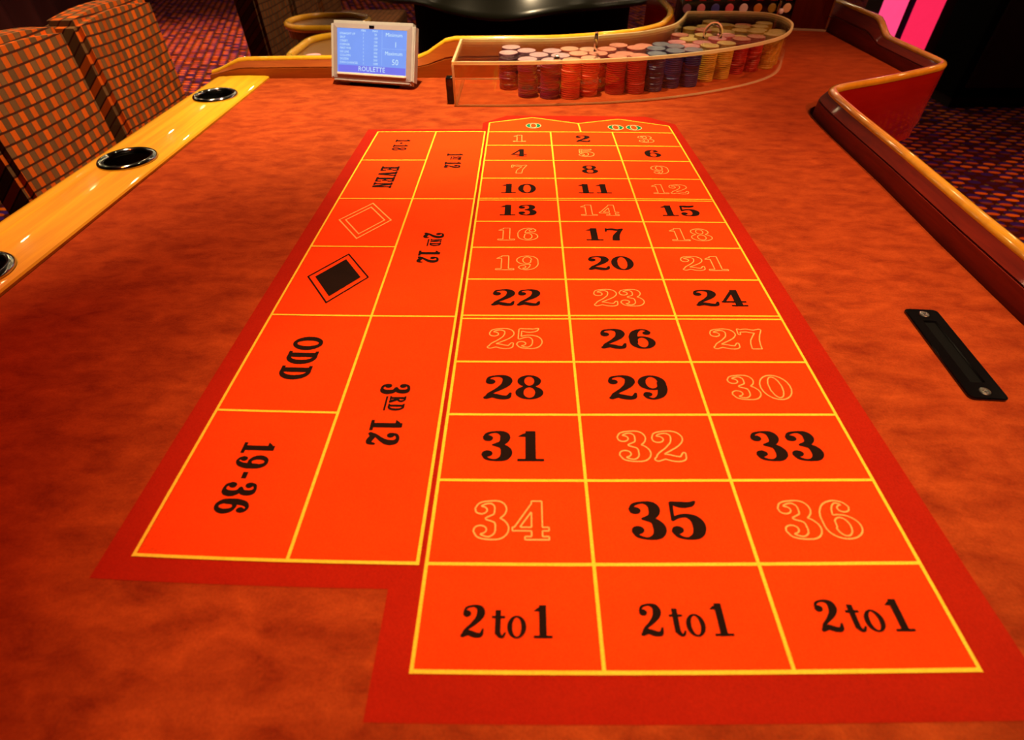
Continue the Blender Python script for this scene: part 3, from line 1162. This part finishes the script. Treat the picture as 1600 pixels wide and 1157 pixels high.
def frame_me(xo0, xo1, zo0, zo1, xi0, xi1, zi0, zi1, yf, yi):
    vs = [(xo0, yf, zo0), (xo1, yf, zo0), (xo1, yf, zo1), (xo0, yf, zo1), (xi0, yi, zi0), (xi1, yi, zi0), (xi1, yi, zi1), (xi0, yi, zi1)]
    vs += [(xi0, 0.002, zi0), (xi1, 0.002, zi0), (xi1, 0.002, zi1), (xi0, 0.002, zi1)]
    fs = [(i, (i + 1) % 4, 4 + (i + 1) % 4, 4 + i) for i in range(4)] + [(4 + i, 4 + (i + 1) % 4, 8 + (i + 1) % 4, 8 + i) for i in range(4)]
    return mesh('bezel', vs, fs)


link('bezel', on_screen(fix_normals(frame_me(-0.0865, 0.0865, 0.006, 0.107, SXa, SXb, SZa, SZb, -0.0008, -0.0022))), plain('bezel_grey', (0.34, 0.26, 0.26), 0.45), scr)
link('bezel_ledge', on_screen(box_me('bezel_ledge', SXb - SXa, 0.0035, 0.0042, 0.0008, 2, True, (0, -0.0022, SZa - 0.002))), plain('light_ledge', (0.85, 0.75, 0.62), 0.3), scr)
pan = link('screen', on_screen(box_me('screen', SXb - SXa, 0.0006, SZb - SZa, 0, 2, True, (-0.0005, -0.0006, SZa))), M['lcd'], scr)
link('title_bar', on_screen(box_me('title_bar', SXb - SXa - 0.004, 0.0002, 0.0135, 0, 2, True, (-0.0005, -0.0011, SZa + 0.0028))), M['lcd_bar'], pan)
link('sensor', on_screen(box_me('sensor', 0.011, 0.0016, 0.0048, 0.0006, 2, True, (0.0, -0.0022, 0.1000))), M['blackplate'], scr)


def flat_text(s, size, x, z, align='LEFT', name='screen_text'):
    cu = bpy.data.curves.new('t', 'FONT')
    cu.body = s
    cu.size = size
    cu.align_x = align
    cu.align_y = 'CENTER'
    cu.resolution_u = 2
    o = bpy.data.objects.new('t', cu)
    COL.objects.link(o)
    bpy.context.view_layer.update()
    me = bpy.data.meshes.new_from_object(o.evaluated_get(bpy.context.evaluated_depsgraph_get()))
    bpy.data.objects.remove(o)
    bpy.data.curves.remove(cu)
    me.materials.clear()
    for v in me.vertices:
        v.co = (x + v.co.x, -0.0015, z + v.co.y)
    me.update()
    return link(name, on_screen(me), M['lcd_text'], pan)


rows = [('STRAIGHT UP', '1', '50'), ('SPLIT', '1', '100'), ('STREET', '1', '150'), ('CORNER', '1', '200'), ('FIRST FIVE', '1', '250'), ('SIX LINE', '1', '300'), ('COLUMN', '1', '500'), ('DOZEN', '1', '500'), ('EVEN CHANCES', '1', '1000')]
for i, (a, b, c) in enumerate(rows):
    z = 0.0885 - i * 0.00665
    flat_text(a, 0.0056, -0.0715, z)
    flat_text(b, 0.0056, -0.0185, z, 'CENTER')
    flat_text(c, 0.0056, 0.0085, z, 'CENTER')
flat_text('MIN', 0.0056, -0.0185, 0.0950, 'CENTER')
flat_text('MAX', 0.0056, 0.0075, 0.0950, 'CENTER')
flat_text('Minimum', 0.0098, 0.0485, 0.0895, 'CENTER')
flat_text('1', 0.014, 0.0525, 0.0720, 'CENTER')
flat_text('Maximum', 0.0098, 0.0485, 0.0560, 'CENTER')
flat_text('50', 0.015, 0.0520, 0.0400, 'CENTER')
flat_text('ROULETTE', 0.0125, 0.0000, SZa + 0.0102, 'CENTER')
for args in ((0.0006, 0.065, 0.0225, SZa + 0.019), ):
    link('screen_rule', on_screen(box_me('rule', args[0], 0.0002, args[1], 0, 2, True, (args[2], -0.0012, args[3]))), M['lcd_rule'], pan)
link('screen_rule', on_screen(box_me('rule', 0.052, 0.0002, 0.0006, 0, 2, True, (0.0490, -0.0012, 0.0640))), M['lcd_rule'], pan)
# foot: flat black plate on the felt and a short neck to the back of the housing
link('foot', box_me('foot', 0.11, 0.062, 0.004, 0.0015, 2, True, (0, 0.036, 0)), M['blackmatte'], scr)
link('neck', tube_me('neck', [(0, 0.040, 0.003), (0, 0.043, 0.016), (0, 0.045, 0.034)], 0.011, 14), M['blackmatte'], scr)

# ------------------------------------------------------------------ acrylic chip cover
front = catmull([(-0.070, 0.135), (0.02, 0.133), (0.112, 0.137), (0.223, 0.149), (0.324, 0.171), (0.419, 0.206), (0.526, 0.264), (0.602, 0.332), (0.650, 0.42), (0.662, 0.49), (0.645, 0.55), (0.60, 0.573), (0.52, 0.580), (0.458, 0.580)], 5)
back = catmull([(0.453, 0.574), (0.424, 0.498), (0.388, 0.432), (0.320, 0.374), (0.244, 0.344), (0.173, 0.323), (0.116, 0.313), (0.02, 0.311), (-0.070, 0.311)], 4)
plan = front + back
cov = empty('chip_cover', (0.27, 0.30, H))
tag(cov, 'clear acrylic cover with curved front over the chip stacks', 'chip cover')
COV = Vector((0.27, 0.30, H))
cplan = [(x - COV.x, y - COV.y) for x, y in plan]


def inset(poly, d):
    out = []
    n = len(poly)
    for i in range(n):
        a, b = poly[i - 1], poly[(i + 1) % n]
        dx, dy = b[0] - a[0], b[1] - a[1]
        l = math.hypot(dx, dy) or 1
        out.append((poly[i][0] - dy / l * d, poly[i][1] + dx / l * d))
    return out


ip = inset(cplan, 0.004)


def ring_wall(name, a, b, z0, z1):
    n = len(a)
    vs = [(x, y, z0) for x, y in a] + [(x, y, z1) for x, y in a] + [(x, y, z0) for x, y in b] + [(x, y, z1) for x, y in b]
    fs = []
    for i in range(n):
        j = (i + 1) % n
        fs += [(i, j, n + j, n + i), (2 * n + j, 2 * n + i, 3 * n + i, 3 * n + j), (n + i, n + j, 3 * n + j, 3 * n + i), (j, i, 2 * n + i, 2 * n + j)]
    return sharp(fix_normals(mesh(name, vs, fs)), 40)


w_ = link('wall', ring_wall('wall', cplan, ip, 0.0026, 0.0725), M['acrylic'], cov)
w_['label'] = 'clear curved acrylic wall'
link('foot_edge', ring_wall('foot_edge', cplan, ip, 0.0002, 0.0026), M['acrylic_edge'], cov)
lid = link('lid', slab_me('lid', ip, 0.0730, 0.0775), M['acrylic'], cov)
lid['label'] = 'clear acrylic lid'
link('lid_edge', ring_wall('lid_edge', inset(cplan, -0.0005), ip, 0.0726, 0.0780), M['acrylic_edge'], cov)
# corner post where the left and front walls meet
link('corner_edge', box_me('corner_edge', 0.004, 0.004, 0.073, 0.0008, 2, True, (-0.0690 - COV.x, 0.1365 - COV.y, 0.0002)), M['acrylic_edge'], cov)
arch = [(0.0165 * math.cos(R(a)), 0, 0.0165 * math.sin(R(a)) * 1.1 + 0.008) for a in range(0, 181, 12)]
arch = [(0.0165, 0, 0.0)] + arch + [(-0.0165, 0, 0.0)]
h1 = link('handle', tube_me('handle', arch, 0.0034, 12), M['acrylic_rod'], cov, (0.4430 - COV.x, 0.306 - COV.y, 0.0776))
h1['label'] = 'clear acrylic arch handle'
h2 = link('handle', tube_me('handle2', arch, 0.0034, 12), M['acrylic_rod'], cov, (0.1985 - COV.x, 0.222 - COV.y, 0.0776))
h2.rotation_euler = (0, 0, R(82))
h2['label'] = 'clear acrylic arch handle'
lk = link('lock', lathe_me('lock', [(0, 0), (0.0058, 0), (0.0058, 0.004), (0.0045, 0.0065), (0.002, 0.0078), (0, 0.008)], 20), M['steel'], cov, (0.1205 - COV.x, 0.1475 - COV.y, 0.0777))
lk['label'] = 'small chrome lock knob'
hg = link('hinge_block', box_me('hinge_block', 0.0135, 0.020, 0.047, 0.003, 3, True, (-0.0795 - COV.x, 0.158 - COV.y, 0.0003)), M['blackplate'], cov)
hg['label'] = 'black block hinge'

# ------------------------------------------------------------------ casino chips
CR, CT, NST = 0.0190, 0.0039, 17


def chip_mat(name, edge, rough=0.42):
    return plain(name, edge, rough, 0.0, 0.0, 0.5, 0.06, 120)


CH = {  # edge colour, then top inlay colour with the overhead light painted in
    'purple': ((0.15, 0.005, 0.062), (0.85, 0.50, 0.56)),
    'salmon': ((0.60, 0.055, 0.016), (0.95, 0.50, 0.36)),
    'red': ((0.38, 0.008, 0.004), (0.95, 0.36, 0.26)),
    'navy': ((0.022, 0.012, 0.095), (0.24, 0.27, 0.36)),
    'yellow': ((0.55, 0.30, 0.020), (0.90, 0.70, 0.24)),
    'pink': ((0.72, 0.060, 0.090), (0.92, 0.36, 0.42)),
}


def chip_mesh(col):
    e, lit_top = CH[col]
    prof = [(0, 0), (CR - 0.0006, 0), (CR, 0.0006), (CR, CT - 0.0008), (CR - 0.0006, CT - 0.0002), (CR * 0.90, CT - 0.0002), (CR * 0.88, CT - 0.0004), (0, CT - 0.0004)]
    me = lathe_me('chip_' + col, prof, 26)
    me.materials.append(chip_mat('chip_edge_' + col, e))
    me.materials.append(chip_mat('chip_top_' + col, lit_top, 0.35))
    for p in me.polygons:
        c = p.center
        p.material_index = 1 if (p.normal.z > 0.8 and math.hypot(c.x, c.y) < CR * 0.985) else 0
    return me


CM = {c: chip_mesh(c) for c in CH}
fronts = [  # x, y of the stack centre, colour, which one it is
    (0.069, 0.1995, 'purple', 'purple chip in the leftmost tall front stack under the acrylic cover'),
    (0.1115, 0.1920, 'purple', 'purple chip in the front stack directly beside the salmon stacks'),
    (0.1520, 0.1905, 'salmon', 'salmon chip in the front stack touching the purple chips'),
    (0.1880, 0.2050, 'salmon', 'salmon chip in the front stack touching the red chips'),
    (0.2430, 0.2180, 'red', 'red chip in the front stack nearest the salmon chips'),
    (0.2830, 0.2210, 'red', 'red chip in the front stack next to the navy chips'),
    (0.3270, 0.2780, 'navy', 'navy chip in the front stack nearest the red chips'),
    (0.3600, 0.2570, 'navy', 'navy chip in the middle front stack of the three navy ones'),
    (0.3990, 0.2650, 'navy', 'navy chip in the front stack next to the yellow chips'),
    (0.4410, 0.2990, 'yellow', 'yellow chip in the front stack next to the navy chips'),
    (0.4800, 0.3180, 'yellow', 'yellow chip in the front stack next to the rightmost red stack'),
    (0.5210, 0.3550, 'red', 'red chip in the rightmost front stack of red chips'),
    (0.5720, 0.4230, 'yellow', 'yellow chip in the rightmost stack of all under the cover'),
    (0.0330, 0.2930, 'purple', 'purple chip in the small stack set back at the far left end'),
]
placed = []
count = 0


def chip(x, y, z, col, label, group):
    o = link('casino_chip', CM[col], None, None, (x, y, z))
    o.rotation_euler = (0, 0, random.uniform(0, 6.28))
    tag(o, label, 'chip', group)
    return o


for i, (x, y, col, lab) in enumerate(fronts):
    placed.append((x, y))
    lean = random.uniform(-0.0010, 0.0010)
    jx = jy = 0
    for k in range(NST):
        if random.random() < 0.14:
            jx, jy = random.uniform(-0.0012, 0.0012), random.uniform(-0.0010, 0.0010)
        chip(x + jx + lean * k / NST, y + jy, H + 0.0002 + k * CT, col, ('topmost ' if k == NST - 1 else 'lowest ' if k == 0 else 'mid-stack ') + lab, 'chips of front stack %d' % (i + 1))


def inside(poly, x, y):
    r_ = False
    for (ax, ay), (bx, by) in zip(poly, poly[1:] + poly[:1]):
        if (ay > y) != (by > y) and x < (bx - ax) * (y - ay) / (by - ay) + ax:
            r_ = not r_
    return r_


zone = inset(plan, 0.0245)
fcurve = front[:36]


def front_dist(x, y):
    return min(math.hypot(x - a, y - b) for a, b in fcurve)


def colour_at(x, y):
    d = front_dist(x, y)
    if x < 0.135 - 0.10 * (d - 0.06): return 'purple'
    if x < 0.215: return 'salmon' if x < 0.20 else 'red'
    if x < 0.315: return 'red'
    if x < 0.405 and d < 0.17: return 'navy' if x < 0.37 or d < 0.11 else 'pink'
    if x < 0.50 and d < 0.12: return 'pink'
    return 'yellow' if (int(x * 40) + int(y * 40)) % 4 else 'red'


tops = []
bmm = {}
y = 0.190
while y < 0.565:
    x = 0.030
    while x < 0.64:
        if all(math.hypot(x - a, y - b) > 0.0386 for a, b in placed) and front_dist(x, y) > 0.060 and not (x < 0.055 and y < 0.25) and inside(zone, x, y):
            placed.append((x, y))
            tops.append((x, y, colour_at(x, y)))
        x += 0.003
    y += 0.003
for x, y, col in tops:
    n = NST - (random.choice([0, 0, 0, 1]) if y < 0.4 else random.choice([1, 2, 3]))
    chip(x, y, H + 0.0002 + (n - 1) * CT, col, '%s chip topping a stack behind the front row' % col, 'topmost %s chips' % col)
    for k in range(n - 1):
        jx, jy = random.uniform(-0.0007, 0.0007), random.uniform(-0.0007, 0.0007)
        bmm.setdefault(col, []).append((x + jx, y + jy, H + 0.0002 + k * CT))
# the rest of the bank: chips inside the back stacks, too many to show singly
vs, fs, mi = [], [], []
mats = []
NS = 18
for ci, (col, L) in enumerate(bmm.items()):
    mats.append(CM[col].materials[0])
    for x, y, z in L:
        o = len(vs)
        for k in range(NS):
            a = 2 * math.pi * k / NS
            for r, zz in ((CR - 0.0006, 0), (CR, 0.0006), (CR, CT - 0.0007), (CR - 0.0006, CT - 0.0001)):
                vs.append((x + r * math.cos(a), y + r * math.sin(a), z + zz))
        for k in range(NS):
            l = (k + 1) % NS
            for q in range(3):
                fs.append((o + 4 * k + q, o + 4 * l + q, o + 4 * l + q + 1, o + 4 * k + q + 1))
        fs.append(tuple(o + 4 * k + 3 for k in range(NS)))
        fs.append(tuple(o + 4 * k for k in range(NS - 1, -1, -1)))
        mi += [ci] * (NS * 3 + 2)
bank = link('stacked_chips', mesh('stacked_chips', vs, fs, False, mi), mats)
tag(bank, 'mixed colour chips inside the stacks behind the front row', 'chips', None, 'stuff')

# ------------------------------------------------------------------ wheel guard panel at the far end of the felt
gp = empty('wheel_guard', (0.822, 0.757, H))
gp.rotation_euler = (0, 0, R(-14))
tag(gp, 'dark red polished guard panel standing on the far right felt', 'panel')
link('panel', box_me('panel', 0.125, 0.010, 0.19, 0.002, 2, True, (0, 0.006, 0.004)), wood_mat('dark_red_lacquer', (0.05, 0.004, 0.002, 1), (0.09, 0.008, 0.003, 1), 0.2, 1.0, (60, 60, 4)), gp)
link('foot_strip', box_me('foot_strip', 0.125, 0.016, 0.0045, 0.001, 2, True, (0, 0.003, 0)), M['acrylic_edge'], gp)
link('edge_trim', box_me('edge_trim', 0.005, 0.014, 0.19, 0.001, 2, True, (0.0615, 0.006, 0.004)), plain('amber_trim', (0.25, 0.09, 0.03), 0.2), gp)
for z in (0.004, 0.034):
    link('highlight_stud', lathe_me('highlight_stud', [(0, 0.003), (0.003, 0.002), (0.0036, 0)], 14), M['steel'], gp, (0.0615, -0.0015, z)).rotation_euler = (R(90), 0, 0)  # added steel studs stand in for two highlight dots on the trim

# ------------------------------------------------------------------ chip sorter behind the tray
cs = empty('chip_sorter', (0.605, 0.660, H))
tag(cs, 'black chip sorting machine with a row of coloured round windows', 'machine')
link('body', box_me('body', 0.285, 0.07, 0.145, 0.004, 2, True, (0, 0.041, 0)), M['blackplate'], cs)
cols = [(0.34, 0.18, 0.26), (0.85, 0.34, 0.36), (0.07, 0.09, 0.42), (0.80, 0.16, 0.20), (0.85, 0.78, 0.70), (0.62, 0.26, 0.04), (0.34, 0.26, 0.03), (0.85, 0.62, 0.30)]
dome = [(0.0104, 0), (0.0104, 0.0008), (0.0095, 0.0014), (0.0045, 0.0017), (0, 0.0018)]
win_x = [-0.129 + 0.0358 * i for i in range(7)] + [0.1235]
for i, (x, c) in enumerate(zip(win_x, cols)):
    d = link('window', lathe_me('window', dome, 22, False, 1.0, 1.0), plain('window_%d' % i, c, 0.3), cs, (x, 0.0055, 0.069))
    d.rotation_euler = (R(90), 0, 0)
    link('window_shutter', box_me('window_shutter', 0.017, 0.003, 0.010, 0.0008, 2, True, (x, 0.0045, 0.0860)), M['apron'], cs)
link('side_rail', box_me('side_rail', 0.006, 0.012, 0.14, 0.001, 2, True, (0.1000, 0.0005, 0.0)), M['gunmetal'], cs)
link('button', lathe_me('button', [(0.0062, 0), (0.006, 0.003), (0.003, 0.005), (0, 0.0054)], 18), plain('white_button', (0.9, 0.86, 0.8), 0.3), cs, (0.1060, -0.0055, 0.064)).rotation_euler = (R(90), 0, 0)

# ------------------------------------------------------------------ black dust cover behind the dealer's cut-out
dc = empty('covered_wheel', (0.05, 1.76, 0))
tag(dc, 'round gaming wheel under a shiny black vinyl dust cover', 'dust cover')
n = 160
prof = [(0.612, 0.728), (0.622, 0.732), (0.622, 0.741), (0.606, 0.752), (0.575, 0.785), (0.54, 0.825), (0.49, 0.87), (0.40, 0.915), (0.25, 0.945), (0.0, 0.955)]
vs, fs = [], []
for i in range(n):
    a = 2 * math.pi * i / n
    wv = 0.5 * math.sin(4 * a + 0.9) + 0.3 * math.sin(9 * a + 2.0) + 0.25 * math.sin(15 * a + 0.4)
    for q, (r, z) in enumerate(prof):
        f = max(0.0, 1 - (z - 0.735) / 0.2)
        f2 = 1 if q else 0.6
        rr = r * (1 + 0.030 * wv * f)
        vs.append((rr * math.cos(a), rr * math.sin(a), z + 0.010 * f * (math.sin(5 * a + 0.6) + 0.6 * math.sin(8 * a))))
k = len(prof)
for i in range(n):
    j = (i + 1) % n
    for q in range(k - 1):
        fs.append((i * k + q, j * k + q, j * k + q + 1, i * k + q + 1))
me = mesh('cover', vs, fs)
bm = bmesh.new(); bm.from_mesh(me)
bmesh.ops.remove_doubles(bm, verts=bm.verts, dist=1e-5)
bmesh.ops.recalc_face_normals(bm, faces=bm.faces)
bm.to_mesh(me); bm.free()
link('cover', sharp(me, 80), M['vinyl'], dc)['label'] = 'shiny black vinyl cover with a wavy hem'
link('wheel_stand', lathe_me('wheel_stand', [(0, 0), (0.50, 0), (0.50, 0.05), (0.46, 0.07), (0.46, 0.70), (0.52, 0.72), (0.52, 0.80), (0, 0.80)], 40), M['blackmatte'], dc)

# ------------------------------------------------------------------ neighbouring small table with golden rim



def rrect(hx, hy, r, n=8):
    out = []
    for sx, sy, a0 in ((1, 1, 0), (-1, 1, 90), (-1, -1, 180), (1, -1, 270)):
        for q in range(n + 1):
            a = R(a0 + 90 * q / n)
            out.append((sx * (hx - r) + r * math.cos(a), sy * (hy - r) + r * math.sin(a)))
    return out


NZ = 0.765


def side_table(loc, hx, hy, label):
    nt = empty('side_table', loc)
    tag(nt, label, 'table', 'golden rimmed side tables')
    rp = rrect(hx, hy, 0.088)
    link('rim', tube_me('rim', [(x, y, NZ) for x, y in rp], 0.010, 10, True), M['gold_cap'], nt)
    link('top', slab_me('top', rp, NZ - 0.03, NZ - 0.004), plain('brown_top', (0.20, 0.075, 0.012), 0.3), nt)
    link('pedestal', lathe_me('pedestal', [(0, 0), (0.10, 0), (0.10, 0.02), (0.04, 0.05), (0.04, NZ - 0.06), (0.09, NZ - 0.03), (0, NZ - 0.03)], 24), M['dark_wood'], nt)


side_table((-0.388, 0.560, 0), 0.118, 0.145, 'brown side table with golden rim just behind the limit display')
side_table((-0.520, 0.880, 0), 0.118, 0.092, 'brown side table with golden rim farther back beside the brown chairs')
pc = link('casino_chip', CM['pink'], None, None, (-0.452, 0.50, NZ - 0.0038))
tag(pc, 'single pink chip lying on the side table behind the limit display', 'chip')


# ------------------------------------------------------------------ upholstered chairs
def make_chair(loc, rz, label, fabric, wid=0.37, top=0.805, group='upholstered chairs'):
    c = empty('upholstered_chair', loc, rz)
    tag(c, label, 'chair', group)
    # backrest: thick padded slab, front faces local +x, crowned top
    bm = bmesh.new()
    bmesh.ops.create_cube(bm, size=1.0)
    z0, z1, th = 0.40, top, 0.10
    for v in bm.verts:
        v.co = Vector(((v.co.x - 0.5) * th, v.co.y * wid, z0 + (v.co.z + 0.5) * (z1 - z0)))
    bmesh.ops.subdivide_edges(bm, edges=[e for e in bm.edges if abs(e.verts[0].co.y - e.verts[1].co.y) > 0.1], cuts=6)
    bmesh.ops.subdivide_edges(bm, edges=[e for e in bm.edges if abs(e.verts[0].co.z - e.verts[1].co.z) > 0.1], cuts=5)
    bmesh.ops.bevel(bm, geom=[e for e in bm.edges if len(e.link_faces) == 2 and e.calc_face_angle(0) > 1.0], offset=0.014, segments=4, affect='EDGES')
    for v in bm.verts:
        u = v.co.y / (wid / 2)
        if v.co.z > z1 - 0.03:
            v.co.z += 0.014 * (1 - u * u) - 0.004
        v.co.y *= 0.98 + 0.02 * (v.co.z - z0) / (z1 - z0)
        v.co.x -= 0.010 * (1 - u * u) * (1 if v.co.x > -th / 2 else 0)
    me = bpy.data.meshes.new('backrest')
    bm.to_mesh(me); bm.free()
    b = link('backrest', sharp(me, 60), fabric, c)
    b['label'] = 'plaid padded backrest'
    # seat cushion in front
    link('seat', box_me('seat', 0.40, wid, 0.085, 0.02, 3, True, (0.19, 0, 0.385)), fabric, c)
    fr = link('seat_frame', box_me('seat_frame', 0.38, wid - 0.03, 0.035, 0.004, 2, True, (0.18, 0, 0.352)), M['dark_wood'], c)
    for lx, ly in ((0.34, wid / 2 - 0.04), (0.34, -wid / 2 + 0.04), (0.0, wid / 2 - 0.04), (0.0, -wid / 2 + 0.04)):
        link('leg', lathe_me('leg', [(0, 0), (0.014, 0), (0.021, 0.353), (0, 0.353)], 12), M['dark_wood'], c, (lx, ly, 0))
    return c


make_chair((-1.12, 0.428, 0), 0, 'orange plaid chair nearest the viewer beside the cup holder rail', M['plaid'], 0.37, 0.812)
make_chair((-1.12, 0.850, 0), 0, 'orange plaid chair with the open carpet directly behind it', M['plaid'], 0.375, 0.812)
make_chair((-1.05, 1.83, 0), 0, 'brown plaid chair farther back nearest the carpet aisle', M['plaid_brown'], 0.37, 0.82, 'brown chairs farther back')
make_chair((-1.05, 2.25, 0), 0, 'brown plaid chair farther back between two other brown chairs', M['plaid_brown'], 0.37, 0.82, 'brown chairs farther back')
make_chair((-1.05, 2.67, 0), 0, 'brown plaid chair farther back nearest the black dust cover', M['plaid_brown'], 0.37, 0.82, 'brown chairs farther back')

# ------------------------------------------------------------------ pink light column and dark cabinet on the right
pc = empty('light_column', (2.02, 2.22, 0))
tag(pc, 'glowing pink light column with two lit panels and a dark mosaic strip', 'column')
link('core', box_me('core', 0.36, 0.16, ZC, 0.004, 2, True, (0.03, 0.10, 0)), M['dark_wood'], pc)
link('lit_panel', box_me('lit_panel', 0.112, 0.03, ZC - 0.06, 0.006, 2, True, (-0.106, 0, 0.03)), M['pink'], pc)
link('lit_panel', box_me('lit_panel', 0.142, 0.03, ZC - 0.06, 0.006, 2, True, (0.061, 0, 0.03)), M['pink2'], pc)
link('mosaic_strip', box_me('mosaic_strip', 0.042, 0.02, ZC - 0.06, 0.0, 2, True, (-0.030, 0.006, 0.03)), M['carpet'], pc)

cb = empty('dark_cabinet', (3.35, 2.75, 0))
tag(cb, 'dark low cabinet standing on the carpet at the right', 'cabinet')
link('body', box_me('body', 1.5, 0.6, 0.95, 0.01, 2, True, (0, 0, 0.06)), M['blackmatte'], cb)
link('plinth', box_me('plinth', 1.44, 0.54, 0.06, 0, 2, True), M['dark_wood'], cb)
for i in range(4):
    link('door_panel', box_me('door_panel', 0.33, 0.02, 0.82, 0.006, 2, True, (-0.54 + 0.36 * i, -0.305, 0.12)), M['wall'], cb)

# curtain along the left wall
ct = []
vs, fs = [], []
m_ = 220
for i in range(m_ + 1):
    y = 0.5 + 5.6 * i / m_
    x = -4.25 + 0.05 * math.sin(i * 0.55) + 0.02 * math.sin(i * 0.21 + 1)
    vs += [(x, y, 0.01), (x * 1.0, y, 2.72), (x - 0.012, y, 0.01), (x - 0.012, y, 2.72)]
for i in range(m_):
    a, b = 4 * i, 4 * i + 4
    fs += [(a, b, b + 1, a + 1), (b + 2, a + 2, a + 3, b + 3), (a + 1, b + 1, b + 3, a + 3), (b, a, a + 2, b + 2)]
cur = link('curtain', sharp(mesh('curtain', vs, fs), 80), plain('maroon_curtain', (0.06, 0.004, 0.006), 0.8))
tag(cur, 'dark maroon folded curtain along the left wall', 'curtain')
